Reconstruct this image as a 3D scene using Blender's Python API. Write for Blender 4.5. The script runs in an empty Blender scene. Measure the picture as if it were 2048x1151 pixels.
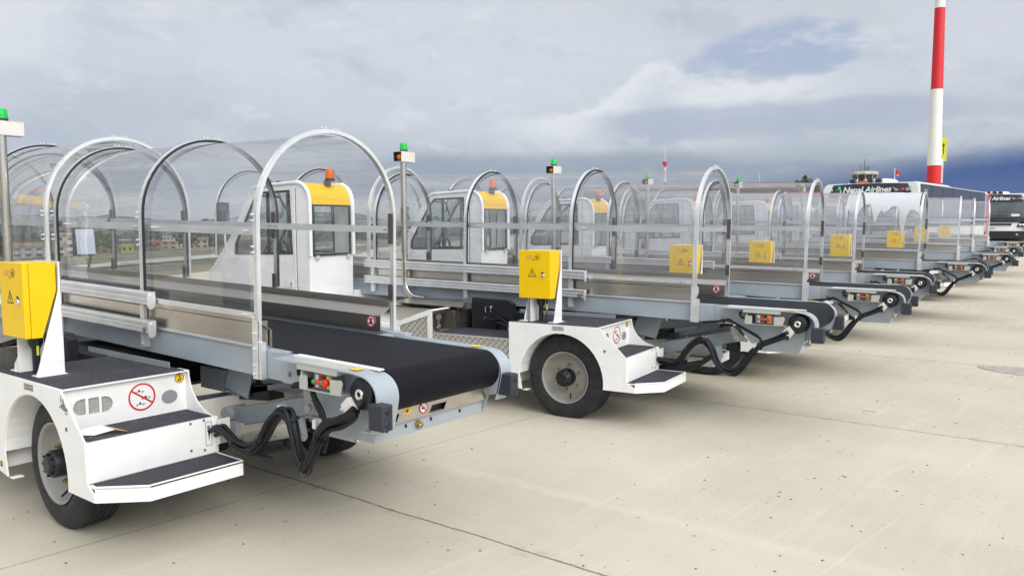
import bpy, bmesh, math, random
from mathutils import Vector, Matrix, noise as mnoise
PI = math.pi
S = bpy.context.scene
COL = S.collection
random.seed(7)

# ------------------------------------------------------------------ materials
MATS = {}
def newmat(name):
    m = bpy.data.materials.new(name); m.use_nodes = True
    nt = m.node_tree
    for n in list(nt.nodes): nt.nodes.remove(n)
    out = nt.nodes.new('ShaderNodeOutputMaterial')
    MATS[name] = m
    return m, nt, out
class N:
    """tiny node helper"""
    def __init__(s, nt): s.nt = nt
    def n(s, t, **k):
        x = s.nt.nodes.new(t)
        for a, b in k.items(): setattr(x, a, b)
        return x
    def put(s, node, key, v):
        i = node.inputs[key]
        if hasattr(v, 'is_output') or isinstance(v, bpy.types.NodeSocket): s.nt.links.new(v, i)
        else: i.default_value = v
    def math(s, op, a, b=None, c=None, clamp=False):
        x = s.n('ShaderNodeMath', operation=op); x.use_clamp = clamp
        s.put(x, 0, a)
        if b is not None: s.put(x, 1, b)
        if c is not None: s.put(x, 2, c)
        return x.outputs[0]
    def mix(s, f, a, b, mode='MIX'):
        x = s.n('ShaderNodeMix', data_type='RGBA', blend_type=mode)
        s.put(x, 0, f); s.put(x, 6, a if not isinstance(a, tuple) else (*a[:3], 1)); s.put(x, 7, b if not isinstance(b, tuple) else (*b[:3], 1))
        return x.outputs[2]
    def noise(s, vec, scale, detail=3, rough=.55, dist=0):
        x = s.n('ShaderNodeTexNoise'); x.inputs['Scale'].default_value = scale
        x.inputs['Detail'].default_value = detail; x.inputs['Roughness'].default_value = rough; x.inputs['Distortion'].default_value = dist
        if vec is not None: s.put(x, 'Vector', vec)
        return x.outputs[0]
    def ramp(s, f, lo, hi):      # smooth step lo..hi -> 0..1
        x = s.n('ShaderNodeMapRange', interpolation_type='SMOOTHSTEP')
        s.put(x, 0, f); s.put(x, 1, lo); s.put(x, 2, hi); x.inputs[3].default_value = 0; x.inputs[4].default_value = 1
        return x.outputs[0]
    def vscale(s, vec, sc):
        x = s.n('ShaderNodeMapping'); s.put(x, 0, vec); x.inputs['Scale'].default_value = sc
        return x.outputs[0]
    def obj(s): return s.n('ShaderNodeTexCoord').outputs['Object']
    def pos(s): return s.n('ShaderNodeNewGeometry').outputs['Position']
    def bump(s, h, strength=.3, dist=.01, normal=None):
        x = s.n('ShaderNodeBump'); x.inputs['Strength'].default_value = strength; x.inputs['Distance'].default_value = dist
        s.put(x, 'Height', h)
        if normal is not None: s.put(x, 'Normal', normal)
        return x.outputs[0]
def pbr(name, col, rough=.5, metal=0., coat=0., var=.06, vscale=6., bump=0., bscale=60., stretch=None, col2=None, spec=.5, trans=0., rvar=.12, dirt=0.):
    m, nt, out = newmat(name); h = N(nt)
    p = h.n('ShaderNodeBsdfPrincipled')
    o = h.obj()
    if stretch: o = h.vscale(o, stretch)
    nz = h.noise(o, vscale, 4, .6)
    c2 = col2 if col2 else tuple(max(0, c * (1 - var * 2)) for c in col)
    c = h.mix(h.ramp(nz, .3, .7), c2, col)
    if dirt:
        dn = h.ramp(h.noise(h.obj(), 2.3, 6, .7), .52, .75)
        c = h.mix(h.math('MULTIPLY', dn, dirt), c, (.30, .27, .22))
    h.put(p, 'Base Color', c)
    r = h.math('ADD', h.math('MULTIPLY', h.math('SUBTRACT', nz, .5), rvar * 2), rough, clamp=True)
    h.put(p, 'Roughness', r)
    p.inputs['Metallic'].default_value = metal
    p.inputs['Coat Weight'].default_value = coat; p.inputs['Coat Roughness'].default_value = .08
    p.inputs['Specular IOR Level'].default_value = spec
    p.inputs['Transmission Weight'].default_value = trans
    if bump:
        b = h.noise(o, bscale, 2, .6)
        h.put(p, 'Normal', h.bump(b, bump, .004))
    nt.links.new(p.outputs[0], out.inputs[0])
    return m
pbr('white_paint', (.86, .86, .84), .36, coat=.3, var=.03, dirt=.14)
pbr('cream_paint', (.72, .70, .64), .4, coat=.2, var=.03)
pbr('yellow_paint', (.86, .545, .0), .40, coat=.06, var=.03, spec=.35)
pbr('cab_yellow', (.86, .53, .0), .45, coat=.06, var=.03)
pbr('boom_paint', (.355, .40, .435), .38, coat=.3, var=.04, dirt=.12)
pbr('arm_paint', (.24, .28, .31), .4, metal=.3, var=.1, dirt=.2)
pbr('lid_grey', (.46, .46, .42), .42, coat=.1, var=.03)
pbr('scuff_paint', (.10, .12, .14), .7, var=.5, vscale=40, col2=(.45, .46, .46))
pbr('dark_grey_paint', (.13, .15, .17), .5, var=.1)
pbr('mid_grey_paint', (.27, .29, .31), .5, var=.06, dirt=.1)
pbr('aluminium', (.82, .83, .83), .34, metal=.66, var=.06, stretch=(1, 1, 1))
pbr('stainless', (.62, .58, .52), .30, metal=1., var=.07, stretch=(.12, 1, 3), vscale=4, bump=.015, bscale=60)
pbr('stainless_tube', (.50, .47, .41), .24, metal=1., var=.05)
pbr('chrome', (.85, .85, .84), .15, metal=1., var=.02)
pbr('dark_metal', (.17, .16, .15), .45, metal=.7, var=.1)
pbr('black_plastic', (.014, .016, .022), .5, var=.1)
pbr('engine_black', (.012, .013, .018), .42, var=.2)
pbr('hose_rubber', (.007, .008, .012), .5, spec=.35, var=.15, bump=.3, bscale=90)
pbr('bumper_rubber', (.030, .033, .047), .62, var=.1, bump=.2, bscale=80)
pbr('rim_grey', (.30, .29, .255), .45, coat=.1, var=.05)
pbr('brass', (.55, .38, .16), .35, metal=.9, var=.12)
pbr('brown_mat', (.30, .12, .06), .5, var=.2)
pbr('white_decal', (.82, .82, .80), .45, var=.01)
pbr('red_decal', (.58, .012, .018), .4, var=.02)
pbr('black_decal', (.012, .012, .014), .45, var=.02)
pbr('yellow_decal', (.85, .55, .02), .4, var=.02)
pbr('green_knob', (.02, .32, .05), .3, coat=.3, var=.03)
pbr('red_knob', (.66, .02, .015), .3, coat=.3, var=.03)
pbr('seat_fabric', (.02, .02, .024), .8, var=.1)
pbr('grey_trim', (.38, .37, .35), .6, var=.05)
pbr('paper', (.78, .76, .72), .7, var=.05)
pbr('tan_paper', (.55, .33, .11), .7, var=.05)
pbr('mirror_glass', (.55, .57, .6), .03, metal=1., var=0., rvar=0)
pbr('protective_film', (.56, .57, .59), .45, coat=.1, var=.02, bump=.4, bscale=12)
pbr('mast_white', (.78, .78, .72), .5, var=.03, dirt=.12)
pbr('mast_red', (.62, .012, .018), .45, var=.05)
pbr('concrete_wall', (.50, .48, .43), .8, var=.12, vscale=.6)
pbr('brick_wall', (.20, .14, .11), .9, var=.2, vscale=1.2)
pbr('tan_wall', (.42, .34, .25), .9, var=.15, vscale=.4)
pbr('house_white', (.50, .50, .47), .8, var=.08, vscale=.5)
pbr('house_yellow', (.42, .46, .10), .8, var=.08, vscale=.5)
pbr('roof_orange', (.36, .22, .09), .8, var=.15, vscale=.5)
pbr('roof_red', (.35, .06, .04), .8, var=.15, vscale=.3)
pbr('roof_brown', (.22, .15, .12), .85, var=.2, vscale=.2)
pbr('window_dark', (.03, .04, .05), .15, var=.1)
pbr('bark', (.09, .065, .045), .9, var=.2, bump=.5, bscale=10)
pbr('bus_white', (.80, .80, .79), .3, coat=.5, var=.01)
pbr('bus_navy', (.020, .024, .042), .25, coat=.5, var=.05)
pbr('bus_glass', (.012, .018, .028), .10, coat=.1, spec=.3, var=.1, rvar=.02)
pbr('bus_windscreen', (.11, .13, .125), .07, coat=.6, var=.25, vscale=1.4, rvar=.02)
pbr('bus_red', (.55, .03, .05), .35, coat=.4, var=.03)
pbr('bus_lilac', (.42, .30, .50), .35, coat=.4, var=.03)
pbr('bus_black', (.015, .015, .017), .5, var=.05)
pbr('flag_red', (.6, .02, .03), .7, var=.05)
pbr('sign_yellow', (.62, .62, .04), .5, var=.05)

def beacon_mat(name, col):
    m, nt, out = newmat(name); h = N(nt)
    p = h.n('ShaderNodeBsdfPrincipled'); p.inputs['Base Color'].default_value = (*col, 1)
    p.inputs['Roughness'].default_value = .18; p.inputs['Coat Weight'].default_value = .5
    w = h.n('ShaderNodeTexWave', wave_type='BANDS', bands_direction='Z'); w.inputs['Scale'].default_value = 40
    h.put(w, 'Vector', h.obj()); h.put(p, 'Normal', h.bump(w.outputs[1], .35, .003))
    t = h.n('ShaderNodeBsdfTranslucent'); t.inputs[0].default_value = (*col, 1)
    mx = h.n('ShaderNodeMixShader'); mx.inputs[0].default_value = .45
    nt.links.new(p.outputs[0], mx.inputs[1]); nt.links.new(t.outputs[0], mx.inputs[2]); nt.links.new(mx.outputs[0], out.inputs[0])
beacon_mat('green_lens', (.0, .78, .12))
beacon_mat('orange_lens', (.95, .23, .01))
beacon_mat('clear_lens', (.75, .75, .70))

def mat_tread_mat():
    m, nt, out = newmat('grip_mat'); h = N(nt); p = h.n('ShaderNodeBsdfPrincipled'); o = h.obj()
    v = h.noise(o, 170, 2, .8); big = h.noise(o, 5, 3, .6)
    c = h.mix(h.ramp(v, .48, .72), (.014, .014, .022), (.12, .12, .145))
    c = h.mix(h.math('MULTIPLY', h.ramp(big, .5, .8), .35), c, (.14, .12, .10))
    h.put(p, 'Base Color', c); p.inputs['Roughness'].default_value = .8
    h.put(p, 'Normal', h.bump(v, .6, .004)); nt.links.new(p.outputs[0], out.inputs[0])
mat_tread_mat()
def mat_belt():
    m, nt, out = newmat('belt_rubber'); h = N(nt); p = h.n('ShaderNodeBsdfPrincipled'); o = h.obj()
    w = h.noise(h.vscale(o, (260, 22, 260)), 1, 2, .5)
    spk = h.ramp(h.noise(h.vscale(o, (90, 90, 90)), 1, 2, .9), .73, .80)
    ar = h.ramp(h.noise(o, 2.2, 2, .5), .50, .66)
    c = h.mix(h.math('MULTIPLY', spk, ar), (.0055, .0062, .010), (.30, .30, .29))
    c = h.mix(h.math('MULTIPLY', h.ramp(h.noise(o, 3, 4, .6), .4, .8), .25), c, (.015, .015, .018))
    h.put(p, 'Base Color', c); p.inputs['Roughness'].default_value = .6; p.inputs['Specular IOR Level'].default_value = .15
    h.put(p, 'Normal', h.bump(w, .55, .003)); nt.links.new(p.outputs[0], out.inputs[0])
mat_belt()
def mat_tyre():
    m, nt, out = newmat('tyre_rubber'); h = N(nt); p = h.n('ShaderNodeBsdfPrincipled'); o = h.obj()
    nz = h.noise(o, 14, 4, .7)
    h.put(p, 'Base Color', h.mix(h.ramp(nz, .35, .75), (.010, .011, .016), (.034, .033, .033)))
    p.inputs['Roughness'].default_value = .68
    h.put(p, 'Normal', h.bump(h.noise(o, 120, 2), .25, .003)); nt.links.new(p.outputs[0], out.inputs[0])
mat_tyre()
def mat_checker():
    m, nt, out = newmat('tread_plate'); h = N(nt); p = h.n('ShaderNodeBsdfPrincipled'); o = h.obj()
    sx = h.n('ShaderNodeSeparateXYZ'); h.put(sx, 0, o)
    a = h.math('ADD', sx.outputs[0], sx.outputs[2]); b = h.math('SUBTRACT', sx.outputs[0], sx.outputs[2])
    A = h.math('ABSOLUTE', h.math('SINE', h.math('MULTIPLY', a, 52.)))
    B = h.math('ABSOLUTE', h.math('SINE', h.math('MULTIPLY', b, 52.)))
    d = h.math('MINIMUM', A, B)
    ln = h.ramp(d, .05, .30)
    h.put(p, 'Base Color', h.mix(ln, (.12, .115, .10), (.66, .64, .60)))
    p.inputs['Metallic'].default_value = .65; p.inputs['Roughness'].default_value = .38
    h.put(p, 'Normal', h.bump(ln, .8, .006)); nt.links.new(p.outputs[0], out.inputs[0])
mat_checker()
def mat_poly(name, milk=.05, tint=(.965, .97, .98), gl=.9):
    m, nt, out = newmat(name); h = N(nt)
    o = h.obj()
    t = h.n('ShaderNodeBsdfTransparent'); t.inputs[0].default_value = (*tint, 1)
    d = h.n('ShaderNodeBsdfTranslucent'); d.inputs[0].default_value = (.85, .86, .88, 1)
    d2 = h.n('ShaderNodeBsdfDiffuse'); d2.inputs[0].default_value = (.85, .86, .88, 1)
    dd = h.n('ShaderNodeMixShader'); dd.inputs[0].default_value = .5
    nt.links.new(d.outputs[0], dd.inputs[1]); nt.links.new(d2.outputs[0], dd.inputs[2])
    g = h.n('ShaderNodeBsdfGlossy'); g.inputs['Roughness'].default_value = .015
    wav = h.noise(h.vscale(o, (.5, 2.2, 3.0)), 1.6, 2, .5, .6)
    h.put(g, 'Normal', h.bump(wav, .10, .05))
    lw = h.n('ShaderNodeLayerWeight'); lw.inputs[0].default_value = .5
    frs = h.math('ADD', h.math('MULTIPLY', h.math('POWER', lw.outputs['Facing'], 4.2), .9), .07)
    st = h.math('ADD', h.math('MULTIPLY', h.noise(h.vscale(o, (.35, 5, 7)), 2.2, 4, .6), .8), h.math('MULTIPLY', h.noise(h.vscale(o, (.25, 26, 34)), 2.2, 3, .6), .2))
    milkf = h.math('ADD', h.math('MULTIPLY', h.ramp(st, .42, .66), milk * 1.5), milk * .6)
    m1 = h.n('ShaderNodeMixShader'); h.put(m1, 0, milkf); nt.links.new(t.outputs[0], m1.inputs[1]); nt.links.new(dd.outputs[0], m1.inputs[2])
    m2 = h.n('ShaderNodeMixShader'); h.put(m2, 0, h.math('MULTIPLY', frs, gl, clamp=True))
    nt.links.new(m1.outputs[0], m2.inputs[1]); nt.links.new(g.outputs[0], m2.inputs[2])
    nt.links.new(m2.outputs[0], out.inputs[0])
mat_poly('polycarbonate', .045, gl=1.1)
mat_poly('hazy_polycarbonate', .06, gl=1.25)
mat_poly('cab_glass', .02, (.94, .965, .955), .9)

G_H = [(-400, 0), (1, 0), (3.6, -.035), (6.1, -.051), (9.1, -.077), (12, -.025), (15.7, -.007), (19.4, .032), (22.9, .058), (25.6, .32), (34, .36), (43, .42), (64, .55), (90, .6), (9000, .6)]
def gz(y):
    for (a, za), (b, zb) in zip(G_H, G_H[1:]):
        if a <= y <= b:
            t = (y - a) / (b - a); t = t * t * (3 - 2 * t) if a > -100 and b < 200 else t
            return za + (zb - za) * t
    return .6
def edge_x(y): return -19 - max(0, min(y, 400) - 8) * .45
def terr(x, y):
    z = gz(y); d = edge_x(y) - x
    if d > 0:
        z -= min(d, 80) * .06 + max(0, min(d, 1000) - 80) * .036
    return z

def mat_concrete():
    m, nt, out = newmat('apron_concrete'); h = N(nt); p = h.n('ShaderNodeBsdfPrincipled')
    pos = h.pos(); sx = h.n('ShaderNodeSeparateXYZ'); h.put(sx, 0, pos); X, Y = sx.outputs[0], sx.outputs[1]
    wob = h.math('MULTIPLY', h.math('SUBTRACT', h.noise(pos, 1.3, 5, .7), .5), .05)
    wob2 = h.math('MULTIPLY', h.math('SUBTRACT', h.noise(pos, 60, 3, .8), .5), .02)
    def joint(c, off, per, w):
        v = h.math('ADD', h.math('ADD', h.math('SUBTRACT', c, off), wob), wob2)
        f = h.math('ABSOLUTE', h.math('SUBTRACT', h.math('PINGPONG', h.math('ADD', v, per * 40), per / 2), 0.))
        return h.math('SUBTRACT', 1., h.ramp(f, w * .3, w))
    # joints along X at y = -.105 + 3.68 k ; along Y at x = .42 + 3.7 k (slightly skewed)
    Xs = h.math('SUBTRACT', X, h.math('MULTIPLY', Y, .055))
    jy = joint(Y, -.105, 3.68, .011); jx = joint(Xs, .40, 4.9, .0075)
    j = h.math('MAXIMUM', jy, h.math('MULTIPLY', jx, .75))
    jn = h.ramp(h.noise(pos, 9, 4, .7), .25, .55)
    j = h.math('MULTIPLY', j, h.math('ADD', h.math('MULTIPLY', jn, .6), .4))
    # dirt beside joints
    jd = h.math('MULTIPLY', joint(Y, -.105, 3.68, .09), h.ramp(h.noise(pos, 5, 5, .7), .5, .75))
    big = h.noise(pos, .55, 5, .6); mid = h.noise(pos, 3.2, 5, .65)
    # broom marks (run across the row, a little slanted)
    rot = h.n('ShaderNodeMapping'); h.put(rot, 0, pos); rot.inputs['Rotation'].default_value = (0, 0, math.radians(-9)); rot.inputs['Scale'].default_value = (14, .35, 1)
    broom = h.noise(rot.outputs[0], 1.0, 4, .6)
    rot2 = h.n('ShaderNodeMapping'); h.put(rot2, 0, pos); rot2.inputs['Rotation'].default_value = (0, 0, math.radians(-9)); rot2.inputs['Scale'].default_value = (70, 2.0, 1)
    broom2 = h.noise(rot2.outputs[0], 1.0, 3, .7)
    c = h.mix(h.ramp(big, .3, .7), (.46, .412, .310), (.575, .522, .410))
    c = h.mix(h.math('MULTIPLY', h.ramp(mid, .35, .8), .35), c, (.57, .53, .445))
    c = h.mix(h.math('MULTIPLY', h.ramp(broom, .45, .75), .30), c, (.60, .565, .48))
    c = h.mix(h.math('MULTIPLY', h.ramp(broom2, .55, .8), .18), c, (.38, .34, .265))
    # pale dust trail crossing the slab
    tr = h.math('ABSOLUTE', h.math('ADD', h.math('SUBTRACT', Y, .67), h.math('MULTIPLY', h.math('SUBTRACT', mid, .5), .14)))
    tr = h.math('MULTIPLY', h.math('SUBTRACT', 1., h.ramp(tr, .02, .085)), h.ramp(X, .6, 1.1))
    c = h.mix(h.math('MULTIPLY', tr, .28), c, (.65, .615, .53))
    # stains and grease
    stn = h.ramp(h.noise(pos, 1.7, 6, .75, .4), .60, .78)
    c = h.mix(h.math('MULTIPLY', stn, .30), c, (.25, .225, .18))
    # fine speckle, small holes
    sp = h.noise(pos, 55, 2, .6); hole = h.ramp(sp, .70, .76)
    c = h.mix(h.math('MULTIPLY', hole, .55), c, (.16, .145, .12))
    c = h.mix(h.math('MULTIPLY', h.ramp(h.noise(pos, 210, 3, .85), .42, .75), .34), c, (.30, .27, .22))
    u_ = h.math('ADD', h.math('SUBTRACT', X, h.math('MULTIPLY', Y, .115)), h.math('MULTIPLY', h.math('SUBTRACT', h.noise(h.vscale(pos, (1.2, .25, 1)), 1, 3, .5), .5), .30))
    rd = h.math('ABSOLUTE', h.math('SUBTRACT', h.math('PINGPONG', h.math('ADD', u_, 20.), .33), .165))
    rg = h.math('MULTIPLY', h.math('SUBTRACT', 1., h.ramp(rd, .003, .012)), h.ramp(h.noise(h.vscale(pos, (1.6, .7, 1)), 1, 4, .6), .46, .60))
    c = h.mix(h.math('MULTIPLY', rg, .26), c, (.68, .64, .545))
    spk2 = h.noise(pos, 34, 2, .55); c = h.mix(h.math('MULTIPLY', h.ramp(spk2, .715, .745), .45), c, (.19, .165, .125))
    peb = h.ramp(h.noise(pos, 21, 1, .5), .745, .77); c = h.mix(h.math('MULTIPLY', peb, .5), c, (.20, .17, .13))
    oil = h.ramp(h.noise(pos, 6.5, 2, .5), .70, .76); c = h.mix(h.math('MULTIPLY', h.math('MULTIPLY', oil, h.math('SUBTRACT', 1., h.ramp(X, .6, 1.6))), .5), c, (.12, .105, .085))
    slab = h.n('ShaderNodeTexWhiteNoise', noise_dimensions='2D'); cbs = h.n('ShaderNodeCombineXYZ'); h.put(cbs, 0, h.math('FLOOR', h.math('DIVIDE', h.math('SUBTRACT', Xs, .40 - 2.45), 4.9))); h.put(cbs, 1, h.math('FLOOR', h.math('DIVIDE', h.math('ADD', Y, .105), 3.68))); h.put(slab, 'Vector', cbs.outputs[0])
    c = h.mix(h.math('MULTIPLY', slab.outputs[0], .16), c, (.66, .63, .55))
    c = h.mix(h.math('MULTIPLY', jd, .55), c, (.24, .20, .14))
    c = h.mix(h.math('MULTIPLY', j, .85), c, (.17, .12, .07))
    h.put(p, 'Base Color', c); p.inputs['Roughness'].default_value = .88; p.inputs['Specular IOR Level'].default_value = .25
    hh = h.math('SUBTRACT', h.math('ADD', h.math('MULTIPLY', broom2, .5), h.math('MULTIPLY', h.noise(pos, 130, 3, .7), .5)), h.math('MULTIPLY', j, 1.6))
    h.put(p, 'Normal', h.bump(hh, .35, .008)); nt.links.new(p.outputs[0], out.inputs[0])
mat_concrete()
def mat_patch():
    m, nt, out = newmat('worn_patch'); h = N(nt); p = h.n('ShaderNodeBsdfPrincipled'); pos = h.pos()
    c = h.mix(h.ramp(h.noise(pos, 14, 5, .75), .3, .7), (.30, .275, .235), (.45, .42, .365))
    h.put(p, 'Base Color', c); p.inputs['Roughness'].default_value = .9
    h.put(p, 'Normal', h.bump(h.noise(pos, 40, 4, .7), .5, .01)); nt.links.new(p.outputs[0], out.inputs[0])
mat_patch()
def mat_field():
    m, nt, out = newmat('valley_ground'); h = N(nt); p = h.n('ShaderNodeBsdfPrincipled'); pos = h.pos()
    a = h.noise(h.vscale(pos, (.03, .03, .0)), 1, 5, .6); b = h.noise(h.vscale(pos, (.012, .012, 0)), 1, 4, .6)
    c = h.mix(h.ramp(a, .4, .6), (.10, .11, .05), (.24, .20, .13))
    c = h.mix(h.ramp(b, .52, .6), c, (.06, .08, .035))
    c = h.mix(h.math('MULTIPLY', h.ramp(h.noise(h.vscale(pos, (.05, .16, 0)), 1, 4, .7), .6, .68), .7), c, (.36, .22, .14))
    h.put(p, 'Base Color', c); p.inputs['Roughness'].default_value = .95; nt.links.new(p.outputs[0], out.inputs[0])
mat_field()
def mat_hill():
    m, nt, out = newmat('hill_forest'); h = N(nt); p = h.n('ShaderNodeBsdfPrincipled'); pos = h.pos()
    a = h.noise(h.vscale(pos, (.004, .004, .01)), 1, 6, .65)
    h.put(p, 'Base Color', h.mix(h.ramp(a, .4, .65), (.035, .055, .04), (.09, .10, .07))); p.inputs['Roughness'].default_value = .95
    nt.links.new(p.outputs[0], out.inputs[0])
mat_hill()
def mat_leaf(name, a, b):
    m, nt, out = newmat(name); h = N(nt); p = h.n('ShaderNodeBsdfPrincipled'); pos = h.pos()
    n_ = h.noise(pos, .9, 3, .6)
    h.put(p, 'Base Color', h.mix(h.ramp(n_, .35, .65), a, b)); p.inputs['Roughness'].default_value = .7
    nt.links.new(p.outputs[0], out.inputs[0])
mat_leaf('leaf_dark', (.022, .040, .018), (.065, .085, .035))
mat_leaf('leaf_mid', (.035, .060, .022), (.09, .12, .04))

# ------------------------------------------------------------------ mesh builder
class MB:
    def __init__(s): s.v = []; s.f = []; s.sm = []; s.mi = []
    def add(s, vs, fs, smooth=False, mi=0):
        b = len(s.v); s.v += [tuple(v) for v in vs]
        for f in fs: s.f.append([b + i for i in f]); s.sm.append(smooth); s.mi.append(mi)
        return s
    def box(s, x0, x1, y0, y1, z0, z1, mi=0):
        vs = [(x0, y0, z0), (x1, y0, z0), (x1, y1, z0), (x0, y1, z0), (x0, y0, z1), (x1, y0, z1), (x1, y1, z1), (x0, y1, z1)]
        return s.add(vs, [(3, 2, 1, 0), (4, 5, 6, 7), (0, 1, 5, 4), (1, 2, 6, 5), (2, 3, 7, 6), (3, 0, 4, 7)], mi=mi)
    def prism(s, poly, axis, a, b, holes=(), mi=0, smooth=False):
        """extrude a 2-D polygon (with holes) along axis from a to b. axis y: (x,z); x: (y,z); z: (x,y)"""
        bm = bmesh.new(); loops = [list(poly)] + [list(hh) for hh in holes]; allv = []
        def P(q, t):
            return {'y': (q[0], t, q[1]), 'x': (t, q[0], q[1]), 'z': (q[0], q[1], t)}[axis]
        edges = []
        for L in loops:
            vs = [bm.verts.new(P(q, a)) for q in L]; allv.append(vs)
            for i in range(len(vs)): edges.append(bm.edges.new((vs[i], vs[(i + 1) % len(vs)])))
        if len(loops) == 1:
            try: bm.faces.new(allv[0])
            except ValueError: pass
        else: bmesh.ops.triangle_fill(bm, use_beauty=True, use_dissolve=False, edges=edges)
        bm.verts.index_update()
        fs = [[v.index for v in f.verts] for f in bm.faces]; co = [v.co.copy() for v in bm.verts]
        bm.free()
        n = len(co); k = 'xyz'.index(axis)
        v2 = []
        for c in co: c2 = c.copy(); c2[k] = b; v2.append(c2)
        s.add(co, fs, mi=mi); s.add(v2, [list(reversed(f)) for f in fs], mi=mi)
        base = 0
        for L in loops:
            m = len(L); vs = [P(q, a) for q in L] + [P(q, b) for q in L]
            s.add(vs, [(i, (i + 1) % m, m + (i + 1) % m, m + i) for i in range(m)], smooth=smooth, mi=mi)
        return s
    def frame(s, p, q):
        d = (Vector(q) - Vector(p)).normalized(); up = Vector((0, 0, 1)) if abs(d.z) < .95 else Vector((1, 0, 0))
        u = d.cross(up).normalized(); return u, d.cross(u).normalized(), d
    def cyl(s, p, q, r, n=14, r2=None, caps=True, mi=0):
        r2 = r if r2 is None else r2; u, w, d = s.frame(p, q); p, q = Vector(p), Vector(q)
        A = [p + (u * math.cos(2 * PI * i / n) + w * math.sin(2 * PI * i / n)) * r for i in range(n)]
        B = [q + (u * math.cos(2 * PI * i / n) + w * math.sin(2 * PI * i / n)) * r2 for i in range(n)]
        s.add(A + B, [(i, (i + 1) % n, n + (i + 1) % n, n + i) for i in range(n)], True, mi)
        if caps: s.add(A, [list(range(n))[::-1]], mi=mi); s.add(B, [list(range(n))], mi=mi)
        return s
    def tube(s, pts, r, n=8, closed=False, mi=0, caps=True):
        P = [Vector(p) for p in pts]; rings = []
        prev = None
        for i, p in enumerate(P):
            a = P[max(0, i - 1)] if not closed else P[i - 1]; b = P[min(len(P) - 1, i + 1)] if not closed else P[(i + 1) % len(P)]
            d = (b - a).normalized()
            if prev is None:
                up = Vector((0, 0, 1)) if abs(d.z) < .9 else Vector((1, 0, 0)); u = d.cross(up).normalized()
            else: u = (prev - d * prev.dot(d)).normalized()
            prev = u; w = d.cross(u)
            rings.append([p + (u * math.cos(2 * PI * k / n) + w * math.sin(2 * PI * k / n)) * r for k in range(n)])
        vs = [v for R in rings for v in R]; m = len(rings); fs = []
        for i in range(m if closed else m - 1):
            j = (i + 1) % m
            for k in range(n): fs.append((i * n + k, i * n + (k + 1) % n, j * n + (k + 1) % n, j * n + k))
        s.add(vs, fs, True, mi)
        if caps and not closed: s.add(rings[0], [list(range(n))[::-1]], mi=mi); s.add(rings[-1], [list(range(n))], mi=mi)
        return s
    def lathe(s, prof, c, axis='y', n=40, mi=0, smooth=True):
        """prof: list of (r, t) ; t offset along axis from c"""
        vs = []; m = len(prof)
        for i in range(n):
            a = 2 * PI * i / n; ca, sa = math.cos(a), math.sin(a)
            for r, t in prof:
                if axis == 'y': vs.append((c[0] + r * ca, c[1] + t, c[2] + r * sa))
                elif axis == 'x': vs.append((c[0] + t, c[1] + r * ca, c[2] + r * sa))
                else: vs.append((c[0] + r * ca, c[1] + r * sa, c[2] + t))
        fs = []
        for i in range(n):
            j = (i + 1) % n
            for k in range(m - 1): fs.append((i * m + k, j * m + k, j * m + k + 1, i * m + k + 1))
        return s.add(vs, fs, smooth, mi)
    def strip(s, path, a, b, th, axis='y', mi=0):
        """sheet of thickness th following a 2-D (x,z) path, wide from a to b along y"""
        n = len(path); off = []
        for i in range(n):
            p = Vector(path[max(0, i - 1)]); q = Vector(path[min(n - 1, i + 1)]); d = (q - p).normalized(); off.append(Vector((-d.y, d.x)) * th)
        outer = [tuple(Vector(path[i]) + off[i]) for i in range(n)]
        return s.prism(list(path) + outer[::-1], axis, a, b, mi=mi)
    def mesh(s, name, mats, xf=None):
        me = bpy.data.meshes.new(name)
        vs = s.v if xf is None else [xf(*v) for v in s.v]
        me.from_pydata([tuple(v) for v in vs], [], s.f)
        me.polygons.foreach_set('use_smooth', s.sm); me.polygons.foreach_set('material_index', s.mi)
        for m in (mats if isinstance(mats, (list, tuple)) else [mats]): me.materials.append(MATS[m])
        bm = bmesh.new(); bm.from_mesh(me); bmesh.ops.recalc_face_normals(bm, faces=bm.faces[:]); bm.to_mesh(me); bm.free()
        me.update(); return me
    def build(s, name, mats, parent=None, xf=None, bevel=0, loc=None):
        o = bpy.data.objects.new(name, s.mesh(name, mats, xf)); COL.objects.link(o)
        if parent is not None: o.parent = parent
        if loc: o.location = loc
        if bevel:
            b = o.modifiers.new('bevel', 'BEVEL'); b.width = bevel; b.segments = 2; b.limit_method = 'ANGLE'; b.angle_limit = math.radians(35)
        return o
def tag(o, label=None, cat=None, group=None, kind=None):
    if label: o['label'] = label
    if cat: o['category'] = cat
    if group: o['group'] = group
    if kind: o['kind'] = kind
    return o
def empty(name, loc=(0, 0, 0), rz=0, **k):
    o = bpy.data.objects.new(name, None); COL.objects.link(o); o.location = loc; o.rotation_euler = (0, 0, rz); o.empty_display_size = .3
    return tag(o, **k)
def copy_tree(o, parent=None):
    c = o.copy(); COL.objects.link(c)
    if parent is not None: c.parent = parent
    for ch in o.children: copy_tree(ch, c)
    return c
_tm = {}
def text_mesh(txt, size, shear=0, space=1., bold=0., extrude=.0006):
    key = (txt, size, shear, space, bold)
    if key in _tm: return _tm[key]
    cu = bpy.data.curves.new('writing', 'FONT'); cu.body = txt; cu.size = size; cu.shear = shear; cu.space_character = space; cu.offset = bold; cu.extrude = extrude
    cu.align_x = 'CENTER'; cu.align_y = 'CENTER'; cu.resolution_u = 3
    o = bpy.data.objects.new('writing', cu); COL.objects.link(o)
    dg = bpy.context.evaluated_depsgraph_get(); dg.update()
    me = bpy.data.meshes.new_from_object(o.evaluated_get(dg)); bpy.data.objects.remove(o)
    _tm[key] = me; return me
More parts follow.
